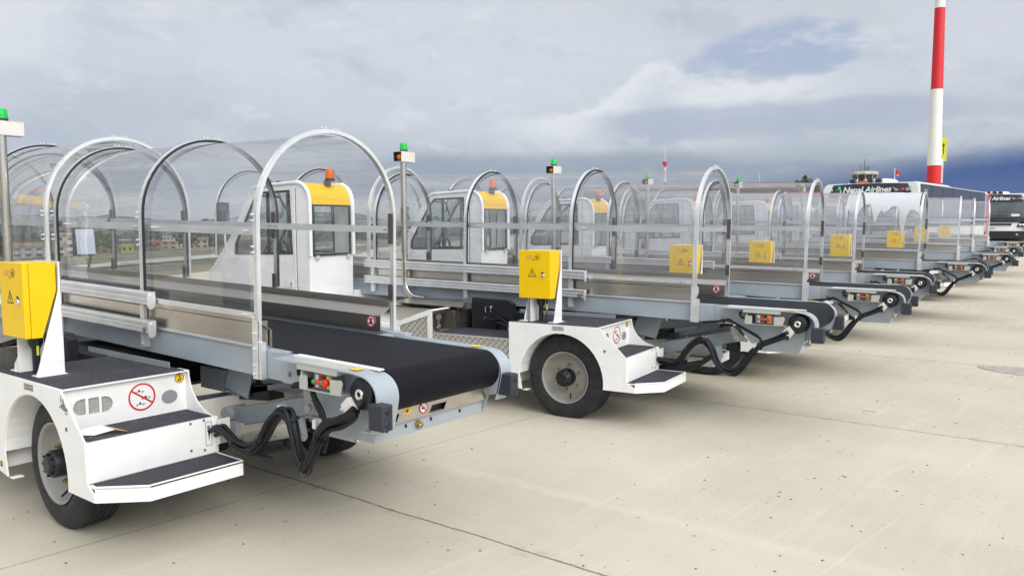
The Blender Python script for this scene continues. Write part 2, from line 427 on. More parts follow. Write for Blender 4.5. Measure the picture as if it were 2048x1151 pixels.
def text(parent, txt, mat, loc, rot, size, name='lettering', **k):
    me = text_mesh(txt, size, **k).copy(); me.materials.clear(); me.materials.append(MATS[mat])
    o = bpy.data.objects.new(name, me); COL.objects.link(o); o.parent = parent; o.location = loc; o.rotation_euler = rot
    return o
def smoothpath(pts, sub=6):
    P = [Vector(p) for p in pts]; out = []
    for i in range(len(P) - 1):
        a = P[max(0, i - 1)]; b = P[i]; c = P[i + 1]; d = P[min(len(P) - 1, i + 2)]
        for k in range(sub):
            t = k / sub
            out.append(.5 * ((2 * b) + (-a + c) * t + (2 * a - 5 * b + 4 * c - d) * t * t + (-a + 3 * b - 3 * c + d) * t ** 3))
    out.append(P[-1]); return out
def circ(cx, cz, r, n=20, a0=0, a1=2 * PI):
    full = abs(a1 - a0 - 2 * PI) < 1e-6
    m = n if full else n + 1
    return [(cx + r * math.cos(a0 + (a1 - a0) * i / n), cz + r * math.sin(a0 + (a1 - a0) * i / n)) for i in range(m)]

# ------------------------------------------------------------------ the belt loader
T = .021; X1 = .863
def BS(x, y, z):                       # the conveyor boom rises gently towards the cab
    return (x + T * (z - .9), y, z + T * (X1 - x))
YN, YF, YC, AR, ZS = -.712, .226, -.243, .469, 1.612

def arch_path(r, zs, y0, y1, zb0, zb1, n=28):
    P = [(y0, zb0), (y0, zs - .1)]
    for i in range(n + 1):
        a = PI - PI * i / n; P.append((YC + r * math.cos(a), zs + r * math.sin(a)))
    return P + [(y1, zs - .1), (y1, zb1)]
def sweep_rect(mb, path, x0, x1, w):
    """rectangular bar following a (y,z) path; w = thickness in the plane"""
    n = len(path); inn = []; out_ = []
    for i in range(n):
        p = Vector(path[max(0, i - 1)]); q = Vector(path[min(n - 1, i + 1)]); d = (q - p).normalized(); nn = Vector((-d.y, d.x))
        inn.append(Vector(path[i]) - nn * w / 2); out_.append(Vector(path[i]) + nn * w / 2)
    vs = []
    for i in range(n):
        vs += [(x0, *inn[i]), (x1, *inn[i]), (x1, *out_[i]), (x0, *out_[i])]
    fs = []
    for i in range(n - 1):
        for k in range(4): fs.append((i * 4 + k, i * 4 + (k + 1) % 4, (i + 1) * 4 + (k + 1) % 4, (i + 1) * 4 + k))
    fs += [(0, 1, 2, 3), ((n - 1) * 4 + 3, (n - 1) * 4 + 2, (n - 1) * 4 + 1, (n - 1) * 4)]
    mb.add(vs, fs)

def make_arch(root, x, dr=0., zb0=1.12, zb1=1.12, seal=True):
    mb = MB(); path = arch_path(AR + dr, ZS + dr * .6, YN - dr, YF + dr, zb0, zb1)
    # two parallel strips with a shallow slot, like an extruded section
    sweep_rect(mb, path, x - .016, x - .005, .021); sweep_rect(mb, path, x + .005, x + .016, .021); sweep_rect(mb, path, x - .006, x + .006, .012)
    zt = ZS + dr * .6 + AR + dr
    for dy in (-.05, -.025, .03, .055):
        mb.cyl((x, YC + dy, zt + .012), (x, YC + dy, zt + .024), .004, 6); mb.cyl((x, YC + dy, zt + .013), (x, YC + dy, zt + .018), .008, 6)
    for dz in (1.44, 1.47, 1.60, 1.63):
        mb.cyl((x, YN - dr - .014, dz), (x, YN - dr - .034, dz), .006, 6)
    o = mb.build('canopy_arch', 'aluminium', root, BS)
    if seal:
        m2 = MB(); p2 = arch_path(AR + dr, ZS + dr * .6, YN - dr, YF + dr, 1.13, 1.13); sweep_rect(m2, p2, x + .0175, x + .025, .014)
        m2.build('rubber_seal', 'black_plastic', o, BS)
    yy = YF + dr - .020
    ex = .018 if not seal and x > .8 else .055
    m3 = MB(); m3.prism([(x - .018, 1.46), (x + .018, 1.46), (x + .018, 1.525), (x + ex, 1.526), (x + ex, 1.564), (x + .018, 1.565), (x + .018, 1.64), (x - .018, 1.64), (x - .018, 1.565), (x - .055, 1.565), (x - .055, 1.525), (x - .018, 1.525)], 'y', yy - .004, yy)
    for a, b in ((-.009, 1.48), (.009, 1.62), (-.045, 1.545), (-.03, 1.545)) + (((.03, 1.545), (.045, 1.545)) if ex > .02 else ()): m3.cyl((x + a, yy - .0042, b), (x + a, yy - .009, b), .005, 6)
    m4 = MB(); m4.box(x - .018, x + .018, yy - .004, yy, 1.12, 1.22); m4.build('foot_plate', 'dark_metal', o, BS)
    m3.build('joint_plate', 'dark_metal', o, BS)
    return o
def panel_mesh(x0, x1, dr):
    path = arch_path(AR + dr - .022, ZS + dr * .6, YN - dr + .022, YF + dr - .022, 1.125, 1.125, 40)
    n = len(path); vs = [(x0, *p) for p in path] + [(x1, *p) for p in path]
    m = MB(); m.add(vs, [(i, i + 1, n + i + 1, n + i) for i in range(n - 1)], True); return m

def wheel(root, x, y, side):
    """side -1: outer face towards -y"""
    R = .35; w = .215; s = side
    c = (x, y, R)                         # y = outer face plane
    mb = MB(); i_ = -s * w                # inner offset
    prof = [(.215, 0.004 * -s), (.222, -.002 * -s), (.25, .004 * -s * -1), (.30, -.004 * -s), (.335, .012 * -s), (.348, .030 * -s)]
    # tread with circumferential grooves
    t = .034
    tr = []
    for g in range(5):
        a = .034 + g * .0325
        tr += [(.350, a), (.350, a + .022), (.341, a + .024), (.341, a + .030)]
    prof = [(.212, .010), (.222, .001), (.255, -.004), (.300, .0), (.333, .013), (.347, .028)] + tr[:-2] + [(.347, w - .028), (.333, w - .013), (.300, w), (.255, w + .002), (.222, w - .002), (.212, w - .010)]
    prof = [(r, -s * tt) for r, tt in prof]
    mb.lathe(prof, c, 'y', 56)
    o = mb.build('wheel', 'tyre_rubber', root)
    rm = MB(); rp = [(.212, .004), (.216, -.004), (.206, -.002), (.198, .012), (.190, .045), (.178, .055), (.170, .075), (.150, .078), (.120, .064), (.09, .060), (.0, .060)]
    rm.lathe([(r, -s * tt) for r, tt in rp], c, 'y', 44); rm.lathe([(.206, -s * (w - .01)), (.20, -s * .06)], c, 'y', 44)
    rr = rm.build('rim', 'rim_grey', o)
    hb = MB(); hp = [(.072, .058), (.072, -.02), (.066, -.028), (.052, -.03), (.048, -.045), (.03, -.047), (.0, -.047)]
    hb.lathe([(r, -s * tt) for r, tt in hp], c, 'y', 20)
    for k in range(8):
        a = 2 * PI * k / 8; p = (x + .056 * math.cos(a), y - s * -.028, R + .056 * math.sin(a)); hb.cyl(p, (p[0], p[1] + s * .018, p[2]), .006, 6)
    hb.build('hub', 'engine_black', o)
    nb = MB()
    for k in range(6):
        a = 2 * PI * k / 6 + .4; p = (x + .107 * math.cos(a), y - s * .06, R + .107 * math.sin(a)); nb.cyl(p, (p[0], p[1] + s * .018, p[2]), .012, 6); nb.cyl((p[0], p[1] + s * .018, p[2]), (p[0], p[1] + s * .03, p[2]), .006, 6)
    nb.build('wheel_nuts', 'brass', o)
    vv = MB(); vv.cyl((x + .05, y + s * .0, R - .165), (x + .03, y - s * .05, R - .14), .006, 6); vv.build('valve', 'black_plastic', o)
    return o

def fender(root, mirror=False):
    """rear wheel housing with deck and two steps; mirror reflects about the vehicle centre line y=-.43"""
    def M(x, y, z): return (x, -.86 - y, z) if mirror else (x, y, z)
    A = (.354, .797); C = (.584, .578)
    side = [(-.47, .797), A, C, (.592, .40), (.592, .385), (.66, .345), (.66, .31), (.39, .31)]
    side += [(.01 + .385 * math.cos(a), .345 + .385 * math.sin(a)) for a in [math.radians(v) for v in range(-2, 182, 8)]]
    side += [(-.345, .24), (-.47, .26)]
    m = MB(); m.prism(side, 'y', -1.465, -1.457)
    # curved far cheek of the steps
    ck = [(.25, .797), (.354, .797)] + [(.60 - .246 * math.cos(a), .80 - .222 * math.sin(a)) for a in [math.radians(v) for v in range(10, 91, 10)]] + [(.60, .39), (.25, .39)]
    m.prism(ck, 'y', -.812, -.804)
    m.box(-.47, .353, -1.457, -.812, .788, .795)                                # deck
    # riser above the middle step, with lamp openings
    def ring(cy, cz, hw, hh, l, r_, n=6):
        P = []
        for a0, cc in ((0, r_), (PI, l)):
            if cc: P += [(cy + (hw - hh if a0 == 0 else -(hw - hh)) + hh * math.cos(a0 - PI / 2 + PI * i / n), cz + hh * math.sin(a0 - PI / 2 + PI * i / n)) for i in range(n + 1)]
            else: P += [(cy + (hw if a0 == 0 else -hw), cz + (-hh if a0 == 0 else hh)), (cy + (hw if a0 == 0 else -hw), cz + (hh if a0 == 0 else -hh))]
        return P
    holes = [ring(-1.368, .690, .030, .040, 1, 0), ring(-1.298, .688, .026, .040, 0, 0), ring(-1.232, .686, .028, .040, 0, 1)]
    m.prism([(-1.457, .578), (-.812, .578), (-.812, .796), (-1.457, .796)], 'x', .318, .325, holes)
    m.box(.325, .590, -1.457, -.812, .570, .577)                                # middle tread
    m.prism([(-1.457, .385), (-.79, .385), (-.79, .577), (-1.457, .577)], 'x', .586, .593)   # lower riser
    # lowest step tray
    tray = [(.592, -1.457), (.66, -1.462), (.835, -1.293), (.835, -.80), (.592, -.80)]
    m.prism(tray, 'z', .372, .379)
    for (a, b) in zip(tray[1:4], tray[2:5]):
        a, b = Vector(a), Vector(b); d = (b - a).normalized(); nn = Vector((-d.y, d.x)) * .007
        m.add([(*a, .308), (*b, .308), (*(b + nn), .308), (*(a + nn), .308), (*a, .386), (*b, .386), (*(b + nn), .386), (*(a + nn), .386)],
              [(0, 1, 2, 3), (4, 5, 6, 7), (0, 1, 5, 4), (1, 2, 6, 5), (2, 3, 7, 6), (3, 0, 4, 7)])
    # inner liner of the wheel arch
    arc = [(.01 + .386 * math.cos(a), .345 + .386 * math.sin(a)) for a in [math.radians(v) for v in range(-4, 186, 10)]]
    m.strip(arc, -1.457, -1.10, .004)
    m.box(-.47, .317, -1.10, -1.095, .40, .787)
    m.box(-.47, -.462, -1.457, -.812, .26, .788)
    m.box(-.345, -.30, -1.457, -1.40, .232, .238)
    o = m.build('rear_fender', 'white_paint', root, M, bevel=.0025)
    g = MB(); g.prism([(-.455, -1.445), (.335, -1.445), (.335, -.82), (-.455, -.82)], 'z', .7955, .7985)
    g.build('grip_mat', 'grip_mat', o, M)
    g = MB(); g.box(.330, .578, -1.445, -.815, .5775, .5805); g.build('grip_mat', 'grip_mat', o, M)
    g = MB(); g.prism([(.597, -1.44), (.655, -1.445), (.822, -1.285), (.822, -.805), (.597, -.805)], 'z', .3795, .3825); g.build('grip_mat', 'grip_mat', o, M)
    l = MB(); l.box(.300, .314, -1.41, -1.19, .64, .735); l.build('tail_light', 'clear_lens', o, M)
    if mirror: return o
    lr = MB()
    for r in range(5):
        for c in range(10): lr.box(.3145, .3165, -1.40 + c * .021, -1.385 + c * .021, .655 + r * .016, .667 + r * .016)
    lr.build('lamp_reflector', 'grey_trim', o)
    sl = MB()   # grab slot, dark recess plate behind an oval
    sl.prism([(-.905 + .045 * math.cos(a), .665 + .03 * math.sin(a) * 1.2) for a in [2 * PI * i / 16 for i in range(16)]], 'x', .3255, .3275); sl.build('grab_slot', 'mid_grey_paint', o)
    # round prohibition sign
    cy, cz, r = -1.055, .690, .072
    d = MB(); d.prism(circ(cy, cz, r, 32), 'x', .3256, .3266); dd = d.build('warning_sign', 'white_decal', o)
    d = MB(); d.prism(circ(cy, cz, r, 36), 'x', .3268, .3278, [circ(cy, cz, r * .88, 36)])
    a = math.radians(-35); dv = Vector((math.cos(a), math.sin(a))); nv = Vector((-dv.y, dv.x)) * .0045; p = Vector((cy, cz)); q0, q1 = p - dv * r * .88, p + dv * r * .88
    d.prism([tuple(q0 + nv), tuple(q1 + nv), tuple(q1 - nv), tuple(q0 - nv)], 'x', .3268, .3278); d.build('red_ring', 'red_decal', dd)
    d = MB()
    for (oy, oz) in ((-.012, .030), (.022, -.006), (-.008, -.036)):
        d.box(.3267, .3274, cy + oy - .026, cy + oy + .026, cz + oz - .003, cz + oz - .0005); d.box(.3267, .3274, cy + oy - .008, cy + oy + .002, cz + oz, cz + oz + .009)
        d.box(.3267, .3274, cy + oy - .020, cy + oy - .017, cz + oz - .012, cz + oz - .003); d.box(.3267, .3274, cy + oy + .014, cy + oy + .017, cz + oz - .010, cz + oz - .003)
    d.build('pictogram', 'black_decal', dd)
    # yellow hook sign
    cy, cz = -.846, .757
    d = MB(); d.prism(circ(cy, cz, .026, 24), 'x', .3256, .3266); hk = d.build('hook_sign', 'yellow_decal', o)
    d = MB(); d.prism(circ(cy, cz, .026, 24), 'x', .3268, .3276, [circ(cy, cz, .0235, 24)])
    hp = [(cy, cz + .016), (cy + .003, cz + .004), (cy + .007, cz - .004), (cy + .004, cz - .012), (cy - .004, cz - .012), (cy - .008, cz - .005)]
    d.tube([(.3275, *p_) for p_ in smoothpath([(0, *q) for q in hp], 3) and [(v.y, v.z) for v in smoothpath([(0, *q) for q in hp], 3)]], .0028, 6)
    d.prism(circ(cy, cz + .017, .005, 10), 'x', .3268, .3276, [circ(cy, cz + .017, .0022, 8)]); d.build('pictogram', 'black_decal', hk)
    # second yellow sign at the foot of the fender front, plate with two lines near the arch
    d = MB(); d.prism(circ(-.415, .300, .017, 20), 'y', -1.4666, -1.4656); hk = d.build('hook_sign', 'yellow_decal', o)
    d = MB(); d.prism(circ(-.415, .300, .017, 20), 'y', -1.4680, -1.4668, [circ(-.415, .300, .0145, 20)]); d.box(-.418, -.412, -1.468, -1.4668, .292, .309); d.box(-.422, -.412, -1.468, -1.4668, .290, .293); d.build('pictogram', 'black_decal', hk)
    d = MB(); d.prism([(-.06, .752), (.045, .752), (.045, .783), (-.06, .783)], 'y', -1.4664, -1.4655, [[(-.058, .754), (.043, .754), (.043, .7665), (-.058, .7665)], [(-.058, .7685), (.043, .7685), (.043, .781), (-.058, .781)]])
    for z in (.757, .772):
        for k in range(9): d.box(-.05 + k * .010, -.044 + k * .010, -1.4663, -1.4656, z, z + .006)
    d.build('data_plate', 'black_decal', o)
    # height gauge label, sockets and screws on the lower riser
    d = MB(); d.prism([(-.862, .430), (-.826, .430), (-.826, .555), (-.862, .555)], 'x', .5932, .5940, [[(-.860, .432), (-.828, .432), (-.828, .553), (-.860, .553)]])
    for k in range(3): d.box(.5932, .594, -.852, -.837, .508 + k * .010, .515 + k * .010)
    d.add([(.594, -.848, .500), (.594, -.838, .500), (.594, -.843, .450)], [(0, 1, 2)])
    d.build('gauge_label', 'black_decal', o)
    d = MB()
    for (y, z) in ((-.945, .565), (-.945, .425), (-.870, .568), (-.870, .412), (-1.44, .6)): d.cyl((.5925, y, z), (.597, y, z), .006, 8)
    d.build('screw', 'dark_metal', o)
    d = MB(); d.prism([(.594, .425), (.594, .555), (.62, .560), (.632, .545), (.632, .44), (.61, .425)], 'y', -.806, -.800); d.box(.60, .612, -.80, -.73, .43, .56)
    d.build('gauge_housing', 'cream_paint', o, bevel=.002)
    d = MB(); d.tube([(.61, -.77, .52), (.625, -.765, .47), (.645, -.75, .445)], .006); d.cyl((.645, -.75, .445), (.67, -.74, .42), .012, 8); d.build('cable_gland', 'black_plastic', o)
    d = MB()
    for (x, z) in ((.405, .615),): d.lathe([(.012, -.002), (.010, -.003), (.009, .0), (0, .0)], (x, -1.465, z), 'y', 16)
    d.build('plug', 'grey_trim', o)
    return o

def control_box(root):
    m = MB(); m.box(-.389, -.094, -1.434, -1.405, .999, 1.391)
    o = m.build('control_box', 'yellow_paint', root, bevel=.004)
    # body behind the door, its side tapers at the bottom
    m = MB(); m.prism([(-1.403, .999), (-1.403, 1.389), (-1.275, 1.389), (-1.275, 1.24), (-1.352, .999)], 'x', -.386, -.097); m.build('cabinet', 'yellow_paint', o, bevel=.003)
    m = MB(); m.prism([(-1.272, .797), (-1.272, 1.393), (-1.262, 1.393), (-1.262, .797)], 'x', -.40, -.075)
    m.v = []; m.f = []; m.sm = []; m.mi = []
    for x in (-.36, -.085):
        m.prism([(-1.272, 1.24), (-1.266, 1.392), (-1.258, 1.392), (-1.258, .80), (-1.40, .80), (-1.385, .84)] if x > -.2 else [(-1.30, 1.05), (-1.262, 1.05), (-1.262, .80), (-1.40, .80), (-1.395, .84)], 'x', x, x + .006)
        m.box(x - .05, x + .03, -1.40, -1.255, .7985, .804)
    m.box(-.389, -.079, -1.262, -1.256, 1.0, 1.392)
    m.box(-.30, -.294, -1.40, -1.27, .80, 1.0)
    m.build('stand_bracket', 'white_paint', o, bevel=.0015)
    m = MB(); P = [(-1.36, 1.0), (-1.36, .955), (-1.345, .93), (-1.345, .80), (-1.315, .80), (-1.315, .93), (-1.30, .955), (-1.30, 1.0)]
    m.lathe([(.036, .20), (.036, .155), (.020, .125), (.018, .0)], (-.235, -1.335, .80), 'z', 16); m.build('cable_boot', 'black_plastic', o)
    m = MB(); m.cyl((-.17, -1.35, .999), (-.17, -1.35, .95), .008, 8); m.tube([(-.17, -1.35, .90), (-.173, -1.35, .85), (-.19, -1.34, .80)], .004, 6); m.build('sensor_cable', 'black_plastic', o)
    m = MB(); m.cyl((-.17, -1.35, .95), (-.17, -1.35, .90), .007, 8); m.build('cable_marker', 'sign_yellow', o)
    # lightning triangle
    cx, cz = -.262, 1.205
    tri = lambda k: [(cx - .040 * k, cz - .029 * k), (cx + .040 * k, cz - .029 * k), (cx, cz + .042 * k)]
    m = MB(); m.prism(tri(1), 'y', -1.4352, -1.4345, [tri(.80)])
    b = [(.004, .024), (-.008, .0), (.0, .0), (-.004, -.018), (.009, .004), (.001, .004), (.008, .024)]
    m.prism([(cx + u, cz + v - .004) for u, v in b], 'y', -1.4352, -1.4345); m.build('voltage_sign', 'brown_mat' if 0 else 'black_decal', o)
    # key lock
    m = MB(); m.lathe([(.016, .0), (.016, -.008), (.010, -.010), (.0, -.010)], (-.160, -1.434, 1.187), 'y', 16); m.build('lock', 'chrome', o)
    m = MB(); m.add([], []); m.prism([(-.178, 1.218), (-.158, 1.216), (-.142, 1.195), (-.148, 1.176), (-.156, 1.200), (-.174, 1.206)], 'y', -1.4365, -1.4345); m.build('lock_shield', 'black_plastic', o)
    # maker's mark: letters, ring with plane
    text(o, 'ASD', 'dark_grey_paint' if 0 else 'tan_paper', (-.286, -1.4347, 1.333), (PI / 2, 0, 0), .042, space=.95, name='maker_lettering')
    m = MB(); lx, lz = -.212, 1.335
    m.prism(circ(lx, lz, .0235, 24), 'y', -1.4354, -1.4345, [circ(lx, lz, .0212, 24)])
    pl = [(0, .014), (.003, .004), (.015, -.004), (.015, -.007), (.003, -.004), (.002, -.010), (.006, -.013), (-.006, -.013), (-.002, -.010), (-.003, -.004), (-.015, -.007), (-.015, -.004), (-.003, .004)]
    ca, sa = math.cos(-.8), math.sin(-.8)
    m.prism([(lx + u * ca - v * sa, lz + u * sa + v * ca) for u, v in pl], 'y', -1.4354, -1.4345); m.box(-.262, -.236, -1.4352, -1.4345, 1.310, 1.314)
    m.build('maker_emblem', 'black_decal', o)
    return o

def signal_post(root):
    m = MB(); P = [(-2.146, -.755, 2.235), (-2.146, -.755, 1.08)] + [(-2.146 + .17 * (1 - math.cos(a)), -.755, 1.04 - .17 * math.sin(a)) for a in [math.radians(v) for v in range(0, 75, 12)]] + [(-1.95, -.75, .868), (-1.90, -.74, .866)]
    m.tube(P, .030, 16)
    m.box(-2.172, -2.12, -.752, -.735, 1.12, 1.30)
    o = m.build('signal_post', 'stainless_tube', root)
    b = MB(); x0, x1, y0, y1, z0, z1 = -2.215, -2.105, -.83, -.615, 2.232, 2.335
    b.box(x0, x1, y0, y1, z1 - .004, z1); b.box(x0, x1, y0, y1, z0, z0 + .004); b.box(x1 - .004, x1, y0, y1, z0 + .0045, z1 - .0045); b.box(x0, x0 + .004, y0, y1, z0 + .0045, z1 - .0045); b.box(x0, x1, y1 - .004, y1 - .0005, z0 + .005, z1 - .005)
    b.build('lamp_housing', 'cream_paint', o, bevel=.001)
    b = MB(); b.box(x0 + .006, x1 - .006, y0 + .04, y0 + .05, z0 + .008, z1 - .008); b.box(x0 + .004, x0 + .012, y0 + .002, y0 + .04, z0 + .006, z1 - .006); b.build('lamp_back', 'bumper_rubber', o)
    b = MB(); b.lathe([(.0, -.03), (.022, -.026), (.028, .0), (.028, .02)], ((x0 + x1) / 2 + .012, y0 + .03, (z0 + z1) / 2 - .006), 'y', 16); b.build('warning_lamp', 'orange_lens', o)
    b = MB(); b.lathe([(.040, 0), (.040, .018), (.0, .018)], (-2.146, -.745, z1), 'z', 18); b.build('beacon_base', 'black_plastic', o)
    b = MB(); b.lathe([(.039, .018), (.038, .03), (.036, .05), (.032, .082), (.026, .088), (.0, .089)], (-2.146, -.745, z1), 'z', 20); b.build('green_beacon', 'green_lens', o)
    b = MB(); b.tube([(-1.90, -.745, .868), (-1.87, -.745, .86), (-1.83, -.74, .835), (-1.80, -.735, .80)], .013, 8); b.build('cable', 'hose_rubber', o)
    return o

def cab(root):
    xb = -2.76; y0, y1 = -1.455, -.84
    prof = [(-2.785, .42), (xb, 1.80)] + [(-2.93 + .168 * math.cos(a), 1.852 + .168 * math.sin(a)) for a in [math.radians(v) for v in range(5, 91, 12)]]
    prof += [(-3.44, 2.0), (-3.53, 1.98), (-3.60, 1.92), (-3.90, 1.47), (-4.27, 1.08), (-4.36, .90), (-4.38, .42)]
    win = [(-2.995, 1.315), (-3.86, 1.30), (-3.845, 1.42), (-3.56, 1.86), (-3.47, 1.945), (-3.02, 1.955)]
    m = MB()
    m.prism(prof, 'y', y0, y0 + .03, [win]); m.prism(prof, 'y', y1 - .03, y1, [win])
    # back wall with window
    wy0, wy1, wz0, wz1 = -1.40, -.885, 1.31, 1.80
    m.prism([(y0 + .03, .42), (y1 - .03, .42), (y1 - .03, 1.815), (y0 + .03, 1.815)], 'x', xb - .035, xb - .010, [[(wy0, wz0), (wy1, wz0), (wy1, wz1), (wy0, wz1)]])
    m.box(-4.36, -2.80, y0 + .03, y1 - .03, .45, .50)
    # roof, windscreen surround, bonnet
    roofp = prof[4:13]
    m.strip([(-2.90, 1.995), (-3.44, 1.98), (-3.52, 1.962)], y0 + .03, y1 - .03, .012)
    m.strip([(-3.88, 1.47), (-4.25, 1.08), (-4.345, .90), (-4.365, .45)], y0 + .03, y1 - .03, .012)
    m.box(-4.41, -4.36, y0, y1, .42, .60)
    o = m.build('cab', 'white_paint', root, bevel=.006)
    # raised white edge round the side, yellow back roof
    for ys in ((y0 - .012, y0 + .02), (y1 - .02, y1 + .012)):
        e = MB(); P = [(xb + .006, 1.30)] + [(p[0] + .006 if i == 0 else p[0], p[1] + .004) for i, p in enumerate(prof[1:15])]
        e.tube([(p[0], (ys[0] + ys[1]) / 2, p[1]) for p in smoothpath3(P)], .020, 8); e.build('roof_edge', 'white_paint', o)
    yl = MB(); arc = [(xb - .004, 1.815), (xb - .001, 1.84)] + [(-2.93 + .170 * math.cos(a), 1.852 + .170 * math.sin(a)) for a in [math.radians(v) for v in range(8, 91, 8)]]
    yl.strip([(p[0] - .012, p[1] - .004) for p in arc], y0 + .03, y1 - .03, -.010); yo = yl.build('rear_roof_panel', 'cab_yellow', o)
    lip = MB(); lip.tube([(xb + .002, y0 + .04, 1.815), (xb + .002, y1 - .04, 1.815)], .009, 8); lip.build('panel_lip', 'cab_yellow', yo)
    # beacon
    b = MB(); b.box(-2.86, -2.845, -1.14, -1.06, 2.0, 2.046); b.box(-2.87, -2.77, -1.145, -1.055, 2.048, 2.052); b.prism([(-2.86, 2.0), (-2.775, 1.985), (-2.77, 2.046), (-2.86, 2.046)], 'y', -1.145, -1.141); bk = b.build('beacon_bracket', 'dark_metal', o)
    b = MB(); b.lathe([(.048, 0), (.048, .022), (.0, .022)], (-2.82, -1.10, 2.052), 'z', 18); b.build('beacon_base', 'black_plastic', o)
    b = MB(); b.lathe([(.046, .022), (.046, .04), (.042, .11), (.036, .118), (0, .12)], (-2.82, -1.10, 2.052), 'z', 20); b.build('orange_beacon', 'orange_lens', o)
    b = MB(); b.lathe([(.045, 0), (.05, .03), (.035, .055), (.0, .06)], (-3.33, -1.30, 2.0), 'z', 14); b.build('roof_lamp', 'black_plastic', o)
    # windows
    def shrink(P, k):
        cx = sum(p[0] for p in P) / len(P); cz = sum(p[1] for p in P) / len(P); return [(cx + (p[0] - cx) * k, cz + (p[1] - cz) * k) for p in P]
    for yy in (y0 + .010, y1 - .010):
        w = MB(); w.prism(shrink(win, 1.0), 'y', yy - .013, yy + .013, [shrink(win, .93)]); w.box(-3.36, -3.335, yy - .012, yy + .012, 1.33, 1.93); fr = w.build('side_window', 'black_plastic', o)
        w = MB(); w.prism(shrink(win, .94), 'y', yy - .002, yy + .002); w.build('pane', 'cab_glass', fr)
    w = MB(); q = [(wy0 - .012, wz0 - .012), (wy1 + .012, wz0 - .012), (wy1 + .012, wz1 + .010), (wy0 - .012, wz1 + .010)]; q2 = [(wy0 + .012, wz0 + .014), (wy1 - .012, wz0 + .014), (wy1 - .012, wz1 - .010), (wy0 + .012, wz1 - .010)]
    w.prism(q, 'x', xb - .008, xb + .004, [q2]); w.box(xb - .006, xb + .002, -1.12, -1.112, wz0 + .02, wz1 - .015); fr = w.build('rear_window', 'black_plastic', o)
    w = MB(); w.prism(q2, 'x', xb - .004, xb - .001); w.build('pane', 'cab_glass', fr)
    for yy in (-1.36, -.92):
        w = MB(); w.box(xb + .004, xb + .012, yy - .022, yy + .022, wz0 - .045, wz0 - .005); w.cyl((xb + .012, yy, wz0 - .025), (xb + .018, yy, wz0 - .025), .008, 8); w.build('hinge', 'aluminium', fr)
    w = MB(); dx = Vector((-3.885 + 3.545, 1.485 - 1.955)).normalized(); w.strip([(-3.545, 1.945), (-3.885, 1.475)], y0 + .035, y1 - .035, .006); w.build('windscreen', 'cab_glass', o)
    # door seam and hardware on the near side
    d = MB(); d.box(-2.946, -2.938, y0 - .001, y0 + .001, .60, 1.97); d.build('door_gap', 'black_plastic', o)
    d = MB(); d.prism([(-2.965, .62), (-2.985, 1.985), (-2.955, 1.985), (-2.952, .62)], 'y', y0 - .006, y0 - .0005); d.prism([(-3.10, .99), (-3.0, .985), (-3.0, 1.06), (-3.10, 1.065)], 'y', y0 - .008, y0 - .0012); dr = d.build('door_edge', 'white_paint', o)
    d = MB(); d.lathe([(.016, -.012), (.0, -.014)], (-3.02, y0 - .004, 1.02), 'y', 12); d.build('door_lock', 'chrome', dr)
    # inside: seat, wheel, dashboard
    s_ = MB(); s_.box(-3.20, -2.92, -1.33, -.96, .78, .90); s_.box(-2.98, -2.90, -1.32, -.97, .90, 1.26); s_.build('seat', 'grey_trim', o, bevel=.02)
    s_ = MB(); s_.box(-3.95, -3.70, y0 + .04, y1 - .04, .5, 1.22); s_.build('dashboard', 'black_plastic', o, bevel=.02)
    s_ = MB(); s_.tube([(-3.58 + .06 * math.sin(a) * .6, -1.15 + .17 * math.cos(a), 1.30 + .15 * math.sin(a)) for a in [2 * PI * i / 20 for i in range(20)]], .014, 6, closed=True); s_.cyl((-3.72, -1.15, 1.15), (-3.58, -1.15, 1.30), .02, 8); s_.box(-3.59, -3.57, -1.31, -.99, 1.285, 1.315); s_.build('steering_wheel', 'black_plastic', o)
    s_ = MB(); s_.tube([(-3.66, -1.30, 1.92), (-3.55, -1.1, 1.90), (-3.60, -.95, 1.75)], .012, 6); s_.box(-3.1, -3.085, -1.43, -1.41, .6, 1.95); s_.build('wiper_motor', 'black_plastic', o)
    # near mirror
    a = MB(); a.tube([(-3.80, -1.47, 1.52), (-3.80, -1.60, 1.56), (-3.78, -1.64, 1.70)], .011, 6); a.tube([(-3.80, -1.47, 1.28), (-3.79, -1.62, 1.34), (-3.78, -1.64, 1.60)], .011, 6); a.build('mirror_arm', 'white_paint', o)
    a = MB(); a.box(-3.81, -3.765, -1.715, -1.575, 1.58, 1.84); mi = a.build('mirror', 'black_plastic', o, bevel=.015)
    a = MB(); a.box(-3.7645, -3.762, -1.70, -1.59, 1.60, 1.82); a.build('mirror_face', 'mirror_glass', mi)
    return o
def smoothpath3(P): return [(v.x, v.y) for v in [Vector((p.x, p.z)) for p in smoothpath([(q[0], 0, q[1]) for q in P], 3)]]

